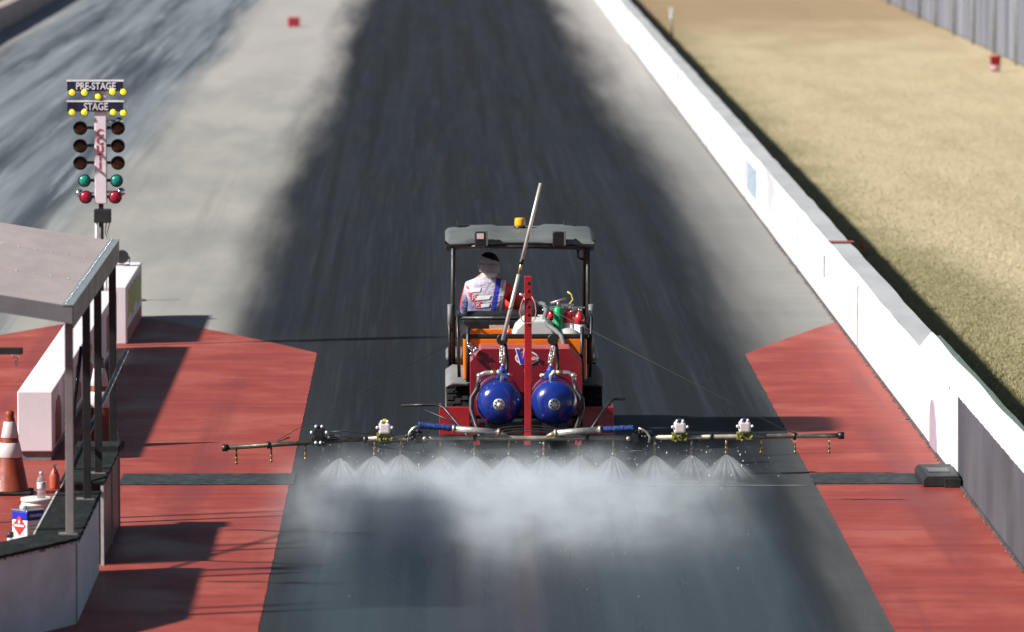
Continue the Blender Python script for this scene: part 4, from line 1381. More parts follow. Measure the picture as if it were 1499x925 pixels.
bottle(832, 482, 450, 61.55, .055, 'red and white gas bottle with yellow hose, between green bottle and black strap', True)
bottle(848, 484, 454, 61.45, .05, 'red and white gas bottle nearest the right roof post of the vehicle')
bottle(807, 476, 452, 61.65, .035, 'narrow red and white gas bottle mostly hidden behind the green bottle')
q0, q1 = P(817, 473, 61.5), P(817, 449, 61.5)
gb = MB().lathe([(.045, 0.785 - q0.z), (.047, .8 - q0.z), (.047, (q1.z - q0.z) * .85), (.03, (q1.z - q0.z)), (0, (q1.z - q0.z) * 1.02)], (q0.x, 61.5, q0.z), 'Z', 18).build('green_bottle', mat('bright_green', (0.01, 0.28, 0.10), 0.35), origin=(q0.x, 61.5, .785))
tag(gb, 'bright green bottle with brass fitting standing in the cargo bed', 'bottle')
m_brass = mat('brass', (0.55, 0.40, 0.18), 0.35, metal=0.9, var=0.2)
mb = MB().tube([(q0.x, 61.5, q1.z), (q0.x, 61.5, q1.z + .05)], .016, 8)
mb.tube([P(806, 444, 61.5), P(829, 437, 61.5)], .014, 8)
mb.build('fitting', mat('dull_brass', (0.35, 0.28, 0.26), 0.4, metal=0.6), gb)
m_hoseg = mat('grey_hose', (0.13, 0.14, 0.145), 0.6, var=0.2)
hs_ = MB().tube([P(791, 444, 61.9), P(797, 446, 61.6), P(800, 455, 61.4), P(797, 466, 61.3), P(802, 476, 61.15), P(814, 484, 61.05), P(822, 492, 60.96), P(826, 505, 60.93), P(828, 530, 60.92)], .024, 10).build('suction_hose', m_hoseg)
tag(hs_, 'thick grey hose draped from the cargo bed over the orange tailgate', 'hose')
m_bag = mat('black_bag', (0.02, 0.021, 0.026), 0.6, var=0.3, bump=0.6, bscale=30)
q = P(778, 452, 62.0)
bg_ = MB().ell((q.x, 62.02, q.z - .05), (.13, .09, .14), 20, 12).build('tool_bag', m_bag, origin=(q.x, 62.02, 1.1))
MB().box(q.x - .11, q.x + .11, 61.95, 62.085, .785, q.z - .05).build('base', m_bag, bg_, bevel=.03)
tag(bg_, 'black bag bulging up behind the red mast next to the driver', 'bag')

# ------------------------------------------------------------------ boom sprayer mounted behind
m_crim = mat('panel_crimson', (0.20, 0.006, 0.013), 0.4, var=0.15, vscale=4, dirt=(0.12, 0.008, 0.012), dirt_amt=0.4, coat=0.2)
m_sred = mat('sprayer_red', (0.36, 0.009, 0.015), 0.35, var=0.15, vscale=4, dirt=(0.22, 0.015, 0.02), dirt_amt=0.5, coat=0.25)
m_sredt = mat('sprayer_red_pale', (0.36, 0.085, 0.085), 0.5, var=0.25, vscale=8)  # paler red for the panel's top and chamfered faces
m_blue = mat('tank_blue', (0.008, 0.024, 0.19), 0.22, var=0.12, vscale=3, dirt=(0.02, 0.03, 0.14), dirt_amt=0.3, coat=0.6)
m_tube = mat('boom_tube', (0.42, 0.36, 0.28), 0.4, metal=0.55, var=0.35, vscale=6, dirt=(0.12, 0.09, 0.06), dirt_amt=0.7)
m_tubed = mat('dark_boom_tube', (0.055, 0.05, 0.035), 0.4, metal=0.3, var=0.5, vscale=8)
m_hose = mat('black_hose', (0.02, 0.02, 0.022), 0.45, var=0.2)
m_wire = mat('guy_wire', (0.02, 0.024, 0.024), 0.7)
m_blrope = mat('blue_rope', (0.01, 0.045, 0.20), 0.7, var=0.6, vscale=40, bump=1.0)
m_ram = mat('ram_steel', (0.56, 0.54, 0.50), 0.3, metal=0.7, var=0.12)
m_pod = mat('pod_pinkish', (0.66, 0.58, 0.58), 0.5, var=0.1)
m_olive = mat('olive_bracket', (0.16, 0.15, 0.03), 0.5, var=0.5, vscale=30)
m_led = mat('clear_led', (0.78, 0.79, 0.83), 0.15, var=0.03)
sp = empty('boom_sprayer', (X0, 59.8, 0), 'red boom sprayer with two blue tanks and long spray boom behind the orange vehicle', 'sprayer')

# weight box / back panel with chamfered corners
pa = P(688, 530, 60.4); pb = P(852, 530, 60.4); top = P(0, 511, 60.4).z; ch = P(0, 530, 60.4).z
xl, xr = pa.x, pb.x
bot = 0.42
poly = [(xl, bot), (xr, bot), (xr, ch), (P(834, 511, 60.4).x, top), (P(704, 511, 60.4).x, top), (xl, ch)]
mb = MB()
mb.prism(poly, 'Y', 60.4, 60.9)
for i, f in enumerate(mb.f):
    mb.mi[i] = 0
mb.mi[3 + 1] = 1; mb.mi[3 + 0] = 1; mb.mi[3 + 2] = 1
mb.mi = [1 if (i - 2) in (2, 3, 4) else 0 for i in range(len(mb.f))]
pnl = mb.build('back_panel', [m_crim, m_sredt], sp, bevel=0.008)
# emblem: red oval with script half, tall blue V
pc = P(771, 524, 60.385)
mb = MB().prism([(pc.x + .112 * math.cos(a), pc.z + .068 * math.sin(a)) for a in [2 * PI * i / 28 for i in range(28)]], 'Y', 60.392, 60.398)
em = mb.build('emblem', m_signw, sp)
mb = MB().prism([(pc.x + .10 * math.cos(a), pc.z + .056 * math.sin(a)) for a in [2 * PI * i / 28 for i in range(28)]], 'Y', 60.387, 60.391)
mb.build('red_oval', m_exr, em)
mb = MB()
vx = P(763, 0, 60.38).x
vz0, vz1 = P(0, 534, 60.38).z, P(0, 511, 60.38).z
mb.prism([(vx - .060, vz1 + .004), (vx - .018, vz1 + .004), (vx + .012, vz0 + .055), (vx + .026, vz1 + .004), (vx + .066, vz1 + .004), (vx + .038, vz0 - .004), (vx - .014, vz0 - .004)], 'Y', 60.380, 60.3865)
mb.build('letter_outline', m_signw, em)
mb = MB()
mb.prism([(vx - .050, vz1 - .004), (vx - .024, vz1 - .004), (vx + .012, vz0 + .030), (vx + .032, vz1 - .004), (vx + .056, vz1 - .004), (vx + .030, vz0 + .004), (vx - .008, vz0 + .004)], 'Y', 60.374, 60.3795)
mb.build('letter', mat('logo_blue', (0.02, 0.03, 0.36), 0.4), em)
mbt = MB()
text_mb(mbt, 'Racing', 0.052, (pc.x + .055, 60.384, pc.z - .004), bold=0.001, shear=.2, xscale=.9)
mbt.build('lettering', m_signw, em, recalc=False)
# low wing plates
for x0p, x1p in ((643, 688), (852, 898)):
    q0, q1 = P(x0p, 596, 60.3), P(x1p, 637, 60.3)
    MB().box(q0.x, q1.x, 60.3, 60.36, q1.z, q0.z).build('wing_plate', m_sred, sp, bevel=0.006)
    mb = MB().box(q0.x if x0p < 700 else q1.x - .02, q0.x + .02 if x0p < 700 else q1.x, 60.365, 60.7, q1.z, q0.z)
    mb.build('wing_end', m_sred, sp, bevel=0.004)
fz = P(0, 634, 60.0).z
mb = MB()
for x in (xl + .06, X0, xr - .06):
    mb.box(x - .03, x + .03, 59.1, 60.95, fz - .03, fz + .03)
mb.box(xl - .3, xr + .3, 60.37, 60.43, fz - .03, fz + .03)
mb.box(xl, xr, 60.0, 60.06, fz - .02, fz + .04)
mb.box(X0 - .05, X0 + .05, 60.95, 61.25, .40, .46)
mb.build('frame', m_sred, sp, bevel=0.006)
MB().box(X0 - .05, X0 + .05, 61.1, 61.3, .36, .50).build('hitch', m_vblack, sp)
# mast
mx = P(773, 520, 59.35).x
mz1 = P(0, 405, 59.35).z
mz0 = P(0, 640, 59.35).z
mb = MB().box(mx - .034, mx + .034, 59.32, 59.40, mz0 - .02, mz1)
ms = mb.build('mast', m_sred, sp, bevel=0.006)
mb = MB()
for i in range(6):
    z = mz1 - .06 - i * .075
    mb.lathe([(0.014, 0), (0.014, .004), (0, .004)], (mx, 59.3195, z), '-Y', 12)
mb.build('bolt_hole', m_dark, ms)
mb = MB()
mb.tube([(mx - .045, 59.36, mz1 - .22), (mx + .045, 59.36, mz1 - .22)], 0.012, 8)
mb.tube([(mx - .08, 59.36, mz1 - .17), (mx - .03, 59.36, mz1 - .19)], 0.014, 8)
mb.tube([(mx + .1, 59.36, mz1 - .27), (mx + .03, 59.36, mz1 - .2)], 0.010, 8)
mb.build('cleat', m_ram, ms)
mb = MB()
lp = [(-.035, -.19), (-.065, -.26), (-.078, -.34), (-.062, -.41), (-.02, -.445), (.03, -.442), (.066, -.40), (.076, -.33), (.066, -.25), (.035, -.19)]
mb.tube([(mx + x, 59.31, mz1 + z) for x, z in lp], 0.0055, 6)
mb.build('rope_loop', mat('pink_rope', (0.55, 0.22, 0.2), 0.7), ms)
# tanks
m_hub = mat('hub_silver', (0.62, 0.62, 0.60), 0.3, metal=0.5, var=0.1)
TZ0, TZ1 = 59.5, 60.38
for px in (730.5, 811.5):
    c = P(px, 592, TZ0)
    r = 33.5 / (F / TZ0)
    y0 = TZ0
    prof = [(0.0, 0.0), (r * .3, .004), (r * .55, .018), (r * .75, .045), (r * .9, .085), (r * .98, .13), (r, .165), (r, TZ1 - y0 - .14), (r * .96, TZ1 - y0 - .09), (r * .8, TZ1 - y0 - .03), (0.0, TZ1 - y0)]
    cc = (c.x, y0, c.z)
    tk = MB().lathe(prof, cc, 'Y', 48).build('tank', m_blue, sp)
    MB().lathe([(r * 1.002, .17), (r * 1.018, .175), (r * 1.018, .215), (r * 1.002, .22)], cc, 'Y', 48).build('strap', mat('dark_red_strap', (0.12, 0.02, 0.03), 0.5), tk)
    MB().lathe([(r * 1.002, .60), (r * 1.018, .605), (r * 1.018, .645), (r * 1.002, .65)], cc, 'Y', 48).build('strap', MATS['dark_red_strap'], tk)
    hb_ = MB().lathe([(0.056, -0.002), (0.056, .012), (0.05, .018), (0.0, .018)], (c.x, y0 + .004, c.z), '-Y', 24).build('hub', m_hub, tk)
    mb = MB()
    for i in range(8):
        a = 2 * PI * i / 8 + .2
        Mr = Matrix.Rotation(-a, 3, 'Y')
        mb.obox(Vector((c.x, y0 - .0155, c.z)) + Mr @ Vector((.036, 0, 0)), (.020, .006, .012), Mr)
    mb.build('slot', m_dark, hb_, recalc=False)
    MB().ell((c.x, y0 - .015, c.z), (.018, .012, .018), 14, 8).build('boss', m_signw, hb_)
    # saddle under the tank
    MB().box(c.x - .12, c.x + .12, y0 + .12, TZ1 - .1, fz + .031, c.z - r * .86).build('saddle', m_vblack, sp)
    # blue valve block on top
    vt = c.z + r
    side = -1 if px < 770 else 1
    vx_ = P(735 if px < 770 else 806, 0, 59.8).x
    vb = MB()
    vb.box(vx_ - .055, vx_ + .055, 59.82, 59.95, vt + .0, vt + .05)
    vb.lathe([(.035, 0), (.035, .035), (.02, .05), (.02, .07)], (vx_, 59.88, vt + .05), 'Z', 16)
    vl = vb.build('valve_block', mat('valve_blue', (0.02, 0.07, 0.36), 0.35, var=0.3, vscale=20), sp, bevel=0.006)
    mb = MB()
    for dx in (-.06, .065, -.085, .02):
        mb.ell((vx_ + dx, 59.84, vt + .03 + random.uniform(-.015, .02)), (.018, .02, .016), 10, 6)
    mb.tube([(vx_ - .1, 59.86, vt + .035), (vx_ + .1, 59.86, vt + .035)], .010, 8)
    mb.build('bolt_head', m_ram, vl)
    # silver elbow pipe to the outside and the hose round the tank
    e0 = Vector((vx_ + (-.03 if side < 0 else .05) * 1, 59.72, vt + .0))
    ex = c.x + side * r * .9
    mb = MB()
    stx = c.x + (0.03 if side < 0 else -.03)
    pts = [(stx, 59.66, vt - .03), (stx, 59.66, vt + .05), (stx + side * .03, 59.66, vt + .075), (ex - side * .06, 59.66, vt + .07), (ex - side * .01, 59.66, vt + .045), (ex, 59.66, vt - .03)]
    mb.tube(pts, [.020, .020, .023, .021, .023, .021], 12)
    for p_ in (pts[0], pts[2], pts[4]):
        mb.ell(p_, (.030, .030, .026), 12, 8)
    mb.build('elbow_pipe', m_ram, sp)
    mb = MB()
    mb.tube([(stx + side * .05, 59.66, vt + .073), (stx + side * .11, 59.66, vt + .072)], .025, 12)
    mb.build('brass_nut', m_brass, sp)
    mb = MB()
    mb.tube([(ex, 59.66, vt - .03), (ex + side * .015, 59.64, vt - .09), (c.x + side * (r + .045), 59.6, c.z + .05), (c.x + side * (r + .05), 59.55, c.z - .05), (c.x + side * (r + .02), 59.5, c.z - .14), (c.x + side * (r - .03), 59.42, fz + .03), (c.x + side * (r - .08), 59.3, fz - .03)],
            .024, 12)
    mb.build('feed_hose', m_hose, sp)
    # black pressure gauge on a chain-like stem
    gp = P(735 if px < 770 else 809.5, 497, 60.0)
    gg = MB().lathe([(.045, .03), (.053, .028), (.055, 0.0), (.053, -.012), (.047, -.014)], gp, 'Y', 24).build('gauge', m_vblack, sp)
    MB().lathe([(.047, -.0), (.047, -.008), (0, -.010)], gp, 'Y', 24).build('gauge_face', m_blkr, gg)
    mb = MB()
    zq = gp.z - .055
    n = 7
    vtop = vt + .11
    for i in range(n):
        z = zq + (vtop - zq) * (i + .5) / n
        xw = gp.x + (vx_ - gp.x) * (i + .5) / n + .006 * math.sin(i * 2.3)
        L = abs(vtop - zq) / n
        mb.ell((xw, 59.97 - .09 * (i + .5) / n, z), (.014 + .007 * (i % 2), .012, L * .55), 10, 8)
    mb.tube([(gp.x - .018, 59.95, zq - .02), (vx_ - .02, 59.9, vtop + .03)], .008, 6)
    mb.tube([(gp.x + .02, 59.95, zq - .01), (vx_ + .016, 59.9, vtop + .02)], .007, 6)
    mb.build('coupling', m_ram, sp)
    MB().tube([(gp.x + .03, 60.05, gp.z - .05), (gp.x + .05, 60.2, gp.z - .18), (gp.x + .045, 60.2, gp.z - .32), (vx_ + .03, 59.95, vt + .05)], .018, 10).build('black_hose', m_hose, sp)
    # short chrome fitting on panel's left corner
q = P(690, 508, 60.55)
mb = MB()
for dx, dz, rr in ((-.03, .05, .02), (-.015, .02, .026), (.005, -.005, .02), (.05, .0, .024), (.03, -.02, .02), (.0, -.05, .022), (.02, -.075, .018)):
    mb.ell((q.x + dx, 60.36, q.z + dz), (rr, rr, rr * .9), 12, 8)
mb.build('clevis', m_chrome, sp)
# long leaning pole
p0, p1 = P(736, 498, 59.93), P(791.5, 268, 59.93)
mid = p0 + (p1 - p0) * .50
m_alu = mat('aluminium_pole', (0.62, 0.57, 0.50), 0.35, metal=0.4, var=0.1)
mb = MB().tube([p0, p0 + (p1 - p0) * .42], [.019, .018], 12)
wp = mb.build('whip_pole', m_alu, sp)
MB().tube([p0 + (p1 - p0) * .42, mid], .013, 10).build('joint', m_brass, wp)
MB().tube([mid, p1], [.018, .016], 12).build('upper_section', m_alu, wp)
MB().lathe([(.026, -.02), (.026, .02)], mid, 'Z', 12).build('collar', m_vblack, wp)

# boom: centre tube, two outer tubes, nozzles, pods, rams, wires
BY = 59.0


def B(px, py, dy=0.0):
    return P(px, py, BY + dy)


bm_ = MB().tube([B(578, 641.5), B(700, 641), B(773, 641.5), B(935, 641)], 0.023, 14)
bm_.build('centre_boom', m_tube, sp)
MB().tube([B(532, 642.8), B(596, 638.5)], 0.023, 12).build('outer_boom', m_tube, sp)
MB().tube([B(330, 655.5), B(440, 648.5), B(533, 642.7)], 0.022, 12).build('outer_boom', m_tubed, sp, label='dark outer boom section')  # left outer part in the darker tube colour
MB().tube([B(948, 640.5), B(1090, 639), B(1228, 637.5)], 0.023, 12).build('outer_boom', m_tube, sp)
for px, py in ((329, 655.5), (1231, 637.5)):
    q = B(px, py)
    MB().tube([q - Vector((.025, 0, 0)), q + Vector((.03, 0, 0))], 0.034, 12).build('end_cap', m_vblack, sp)
mb = MB()
for px, py in ((393, 651.5), (695, 641), (860, 641), (1041, 639.6), (1163, 638.2), (535, 643)):
    q = B(px, py)
    mb.tube([q - Vector((.015, 0, 0)), q + Vector((.015, 0, 0))], 0.034, 12)
mb.build('clamp_ring', m_vblack, sp)
NOZ = [346, 397, 447, 497, 548, 587, 645, 694.5, 745, 796, 847, 897.5, 958, 1012, 1063, 1114, 1164, 1214]
SPRAY = NOZ[3:15]


def boom_y(px):
    if px < 596:
        return 655.5 + (638.5 - 655.5) * (px - 330) / 266
    return 641 + (637.5 - 641) * max(0, px - 940) / 290


TIPS = []
for px in NOZ:
    q = B(px, boom_y(px))
    L = 0.155 if px < 600 or px > 950 else 0.16
    nz = MB()
    nz.tube([q - Vector((0, 0, .02)), q - Vector((0, 0, L * .62))], .009, 8)
    no = nz.build('nozzle', m_brass if px > 450 else m_tubed, sp)
    mb = MB()
    mb.lathe([(.008, -L * .58), (.012, -L * .62), (.012, -L * .80), (.009, -L * .84), (.009, -L * .92), (.014, -L * .93), (.014, -L * 1.0), (.008, -L * 1.06)], q, 'Z', 12)
    mb.build('tip', mat('brass_tip', (0.24, 0.17, 0.05), 0.3, metal=0.7, var=0.3, vscale=40), no)
    TIPS.append((px, q - Vector((0, 0, L * 1.06))))
# marker pods on the boom
for px, py, dark in ((467, 634, True), (563, 627, False), (995, 626, False), (1090, 625, False)):
    q = B(px, py, -.01)
    by = boom_y(px)
    zb = B(px, by).z
    pod = MB().box(q.x - .055, q.x + .055, BY - .07, BY + .06, q.z - .05, q.z + .055).build('marker_pod', m_vblack if dark else m_pod, sp, bevel=0.02, bseg=3)
    mb = MB().box(q.x - .075, q.x + .075, BY - .045, BY + .05, zb - .03, zb + .045)
    mb.box(q.x - .03, q.x + .03, BY - .03, BY + .03, zb + .03, q.z - .03)
    for k_ in range(7):
        mb.ell((q.x + random.uniform(-.08, .08), BY - .05, zb + random.uniform(-.03, .05)), (.016, .016, .014), 8, 6)
    mb.build('bracket', m_vblack if dark else m_olive, pod, bevel=0.008)
    mb = MB()
    for dx, dz in ((-.07, .012), (.07, .012), (-.028, .068), (.028, .068)) + (((-.03, -.085), (.015, -.085)) if dark else ()):
        mb.ell((q.x + dx, BY - .06, q.z + dz), (.013, .016, .015), 10, 8)
    mb.build('led', m_led, pod)
    mb = MB().box(q.x - .02, q.x + .025, BY - .05, BY + .05, q.z + .055, q.z + .085)
    mb.build('top_cap', mat('pod_yellow', (0.55, 0.46, 0.04), 0.4) if px == 563 else m_navy, pod, bevel=0.01)
mb = MB()
for k_, (dy, sag) in enumerate(((0, 0), (5, 3), (9, -2))):
    mb.tube([B(483, 632 + dy), B(505, 631 + dy + sag), B(530, 634 + dy + sag), B(556, 636 + dy * .4)], .006, 6)
mb.build('cable', m_hose, sp)
# hinge brackets and small hoses around the joints
for s_, cx_ in ((-1, 602), (1, 938)):
    mb = MB()
    q = B(cx_, 636)
    arc = [B(cx_ + dx, 640 + dy, -.05) for dx, dy in ((-4, 6), (-5, -1), (-2, -8), (4, -14), (9, -16))] if s_ < 0 else [B(cx_ + dx, 640 + dy, -.05) for dx, dy in ((12, 8), (13, 0), (9, -7), (3, -11), (-3, -13))]
    mb.tube(arc, .012, 8)
    mb.build('hinge_hook', m_ram, sp)
    mb = MB()
    mb.obox(B(cx_ + 4, 636, 0.0), (.16, .07, .07))
    mb.obox(B(cx_ + (12 if s_ < 0 else -8), 641, -.03), (.07, .08, .09))
    for k_ in range(8):
        mb.ell(B(cx_ + random.uniform(-8, 18), 636 + random.uniform(-7, 7), -.05), (.022, .018, .018), 8, 6)
    mb.build('hinge_block', m_vblack, sp, bevel=0.012)
    mb = MB()
    mb.lathe([(.024, 0), (.024, .03), (0, .032)], B(cx_ + (20 if s_ < 0 else -18), 642, -.05), '-Y', 6)
    mb.build('hinge_nut', m_tube, sp)
    mb = MB()
    d = -s_
    for k_ in range(3):
        x1 = cx_ + d * (-2 + 14 * k_)
        mb.tube([B(x1, 644), B(x1 - d * 6 - 2 * k_, 650 + k_), B(x1 - d * 10 + 3 * k_, 658 + 2 * k_), B(x1 + d * 4, 660)], .006, 6)
    mb.tube([B(cx_ - d * 4, 645), B(cx_ - d * 34, 648), B(cx_ - d * 60, 652), B(cx_ - d * 20, 658)] if s_ < 0 else [B(cx_ + 4, 645), B(cx_ + 8, 652), B(cx_ + 5, 658)], .008, 6)
    mb.build('small_hose', m_hose, sp)
# rams with blue rope-wrapped rods
for a0, a1, b0, b1 in (((664, 627.5), (730, 633), (612, 622), (664, 627)), ((878, 629), (813, 634), (928, 627), (878, 628.5))):
    rm = MB().tube([B(*a0, -.06), B(*a1, -.06)], .031, 14).build('ram', m_ram, sp)
    mb = MB()
    q0_, q1_ = B(*a0, -.06), B(*a1, -.06)
    dd = (q1_ - q0_).normalized()
    mb.tube([q0_ - dd * .012, q0_ + dd * .012], .037, 14)
    mb.tube([q1_ - dd * .012, q1_ + dd * .012], .037, 14)
    mb.build('end_ring', m_tube, rm)
    mb = MB()
    ex = B(a1[0] + (12 if a1[0] < 770 else -13), a1[1] + 4.5, -.05)
    mb.tube([B(*a1, -.06), ex], [.03, .012], 10)
    mb.build('rod_end', m_tube, rm)
    mb = MB()
    p_, q_ = B(*b0, -.05), B(*b1, -.05)
    n = 24
    mb.tube([p_ + (q_ - p_) * (i / n) + Vector((0, 0, random.uniform(-.004, .004))) for i in range(n + 1)], [.026 + .008 * (i % 2) + random.uniform(-.003, .003) for i in range(n + 1)], 10)
    mb.build('rope_wrap', m_blrope, sp)
# black tubes stowed at each side
MB().tube([P(588, 593.5, 59.6), P(620, 592.5, 59.5), P(640, 592, 59.5), P(650, 597, 59.45), P(662, 611, 59.35), P(680, 632, 59.2), P(686, 640, 59.1)], .014, 8).build('folding_arm', m_vblack, sp)
MB().tube([P(622, 600, 59.4), P(655, 614, 59.35), P(676, 628, 59.2)], .010, 8).build('folding_arm', m_vblack, sp)
MB().tube([P(914, 584, 59.6), P(899, 584, 59.5), P(893, 588, 59.5), P(880, 606, 59.4), P(862, 634, 59.2)], .013, 8).build('folding_arm', m_vblack, sp)
# small wire basket arc between the rams
mb = MB()
for k_, (w_, h_) in enumerate(((60, 14), (52, 10), (40, 6))):
    mb.tube([P(773 + w_ * math.cos(a), 637 - h_ * math.sin(a), 59.1 + .05 * k_) for a in [PI * i / 14 for i in range(15)]], .0045, 6)
mb.build('wire_guard', m_wire, sp)
# guy wires from the mast to the booms
mw = Vector((mx, 59.36, mz1 - .21))
mb = MB()
mb.tube([B(405, 645, 0), B(412, 641, 0), mw], .0038, 6)
mb.tube([B(1172, 636, 0), B(1150, 630, 0), mw], .0038, 6)
mb.tube([B(424, 640, 0), B(407, 646, 0)], .008, 6)
mb.build('guy_wire', m_wire, sp)

# ------------------------------------------------------------------ driver
def skin(verts, edges, radii, levels=2):
    me = bpy.data.meshes.new('tmp')
    me.from_pydata([tuple(v) for v in verts], edges, [])
    ob = bpy.data.objects.new('tmp', me)
    COL.objects.link(ob)
    md = ob.modifiers.new('skin', 'SKIN')
    md.use_smooth_shade = True
    for i, sv in enumerate(me.skin_vertices[0].data):
        r = radii[i]
        sv.radius = r if isinstance(r, tuple) else (r, r)
        sv.use_root = (i == 0)
    ss = ob.modifiers.new('sub', 'SUBSURF')
    ss.levels = levels
    ss.render_levels = levels
    bpy.context.view_layer.update()
    dg = bpy.context.evaluated_depsgraph_get()
    out = bpy.data.meshes.new_from_object(ob.evaluated_get(dg))
    bpy.data.objects.remove(ob)
    bpy.data.meshes.remove(me)
    return out


m_skin = mat('skin', (0.42, 0.24, 0.17), 0.5, var=0.08)
m_beanie = mat('grey_beanie', (0.29, 0.29, 0.33), 0.9, var=0.15, vscale=20, bump=0.8, bscale=120, spec=0.1)
m_beaniet = mat('black_beanie', (0.015, 0.015, 0.018), 0.9, var=0.2, bump=0.8, bscale=120, spec=0.1)
m_trous = mat('dark_trousers', (0.03, 0.032, 0.04), 0.8, var=0.2)
hx = P(716, 388, 62.62)
SX, SY = P(712, 430, 62.6).x, 62.60
pelv = Vector((SX, 62.56, 0.93))
shz = P(0, 416, SY).z            # shoulder height
neckz = P(0, 403, SY).z
per = empty('person', (SX, 62.6, 0.83), 'seated person in white, red and blue jacket and grey beanie driving the orange vehicle', 'person')
shl, shr = Vector((SX - .165, SY, shz - .03)), Vector((SX + .17, SY + .01, shz - .03))
ell_, elr = Vector((SX - .20, SY + .20, shz - .30)), Vector((P(762, 449, 62.75).x, SY + .15, P(0, 446, 62.75).z))
wrl, wrr = Vector((SX - .10, 63.02, 1.25)), Vector((SX + .17, 63.04, 1.30))
V, E, Rr = [], [], []


def joint(p, r, par=None):
    V.append(Vector(p)); Rr.append(r)
    if par is not None:
        E.append((par, len(V) - 1))
    return len(V) - 1


j0 = joint(pelv, (.17, .12))
j1 = joint((SX, SY - .01, 1.12), (.16, .11), j0)
j2 = joint((SX, SY - .02, 1.32), (.17, .11), j1)
j3 = joint((SX, SY, shz - .03), (.13, .09), j2)
j4 = joint((hx.x, SY + .02, neckz + .01), .055, j3)
j5 = joint((hx.x, 62.64, hx.z - .03), (.078, .088), j4)
j6 = joint((hx.x + .003, 62.65, hx.z + .045), (.08, .095), j5)
for s0_, e0_, w0_, sg in ((shl, ell_, wrl, -1), (shr, elr, wrr, 1)):
    a = joint(s0_, .062, j3)
    b2 = joint((s0_ + e0_) / 2, .052, a)
    c = joint(e0_, .045, b2)
    d = joint((e0_ + w0_) / 2, .038, c)
    e = joint(w0_, .028, d)
    dirn = (w0_ - e0_).normalized()
    pal = joint(w0_ + dirn * .06 + Vector((0, 0, .01)), (.036, .02), e)
    for k_ in range(4):
        f1 = joint(w0_ + dirn * .105 + Vector(((k_ - 1.5) * .02, 0, .018)), .0095, pal)
        f2 = joint(w0_ + dirn * (.135 - .004 * abs(k_ - 1.5)) + Vector(((k_ - 1.5) * .021, 0, -.002)), .0085, f1)
        joint(w0_ + dirn * (.125 - .006 * abs(k_ - 1.5)) + Vector(((k_ - 1.5) * .021, 0, -.03)), .0075, f2)
    t1 = joint(w0_ + dirn * .05 + Vector((-sg * .04, 0, .0)), .0105, pal)
    joint(w0_ + dirn * .085 + Vector((-sg * .055, 0, -.012)), .009, t1)
for sg in (-1, 1):
    hp = joint((SX + sg * .09, 62.62, .93), .095, j0)
    th = joint((SX + sg * .11, 62.85, .93), .08, hp)
    kn = joint((SX + sg * .13, 63.07, .92), .06, th)
    ca = joint((SX + sg * .13, 63.12, .72), .052, kn)
    an = joint((SX + sg * .13, 63.10, .58), .04, ca)
    ft = joint((SX + sg * .13, 63.17, .545), .036, an)
    joint((SX + sg * .14, 63.26, .545), .028, ft)
me = skin(V, E, Rr)


def put(me, name, mats, parent):
    o = bpy.data.objects.new(name, me)
    off_ = Vector((0, 0, 0)); p = parent
    while p is not None:
        off_ += Vector(p.location); p = p.parent
    me.transform(Matrix.Translation(-off_))
    me.materials.clear()
    for m in (mats if isinstance(mats, list) else [mats]):
        me.materials.append(m)
    me.polygons.foreach_set('use_smooth', [True] * len(me.polygons))
    COL.objects.link(o)
    o.parent = parent
    return o


bd = put(me, 'body', m_skin, per)
# face, ears
mb = MB()
hc = Vector((hx.x + .003, 62.65, hx.z))
yawv = Matrix.Rotation(R(-18), 3, 'Z')
for sg in (-1, 1):
    mb.ell(hc + yawv @ Vector((sg * .083, -.005, -.005)), (.014, .024, .033), 10, 8)
mb.ell(hc + yawv @ Vector((0, .10, -.015)), (.014, .022, .026), 10, 8)
mb.ell(hc + yawv @ Vector((0, .085, -.058)), (.026, .012, .009), 10, 8)
mb.build('ears_and_nose', m_skin, bd)
mb = MB()
for sg in (-1, 1):
    mb.ell(hc + yawv @ Vector((sg * .033, .083, .01)), (.013, .01, .009), 10, 6)
mb.build('eye', mat('eye', (0.2, 0.18, 0.16), 0.2), bd)
# jacket: torso plus sleeves as one garment
m_jack = bpy.data.materials.new('racing_jacket')
nt, nd, lk, out = nodes_of(m_jack)
b_ = nt.nodes.new('ShaderNodeBsdfPrincipled')
lk.new(b_.outputs[0], out.inputs[0])
sepj = nt.nodes.new('ShaderNodeSeparateXYZ')
lk.new(COORD(nt), sepj.inputs[0])
fx, fzz = sepj.outputs[0], sepj.outputs[2]
wv = NOISE(nt, COORD(nt), 9, 3)
fxw = MATH(nt, 'ADD', fx, MATH(nt, 'MULTIPLY', MATH(nt, 'SUBTRACT', fzz, .57), -0.18))
base = MIX(nt, SMOOTH(nt, MATH(nt, 'ADD', fzz, MATH(nt, 'MULTIPLY', fx, .35)), .40, .60), (0.10, 0.13, 0.24), (0.50, 0.45, 0.56))
base = MIX(nt, SMOOTH(nt, wv, .55, .7, 0, .3), base, (0.42, 0.42, 0.5))
redc = MIX(nt, wv, (0.62, 0.014, 0.012), (0.78, 0.03, 0.028))
c = MIX(nt, MATH(nt, 'GREATER_THAN', fxw, .172), base, redc)
c = MIX(nt, MATH(nt, 'LESS_THAN', fxw, -.238), c, redc)
stripe = MATH(nt, 'MULTIPLY', MATH(nt, 'GREATER_THAN', fxw, .065), MATH(nt, 'LESS_THAN', fxw, .118))
c = MIX(nt, stripe, c, (0.03, 0.035, 0.42))
st2 = MATH(nt, 'MULTIPLY', MATH(nt, 'GREATER_THAN', fxw, .150), MATH(nt, 'LESS_THAN', fxw, .172))
c = MIX(nt, st2, c, (0.75, 0.70, 0.75))
lk.new(c, b_.inputs['Base Color'])
b_.inputs['Roughness'].default_value = 0.7
bn = nt.nodes.new('ShaderNodeBump')
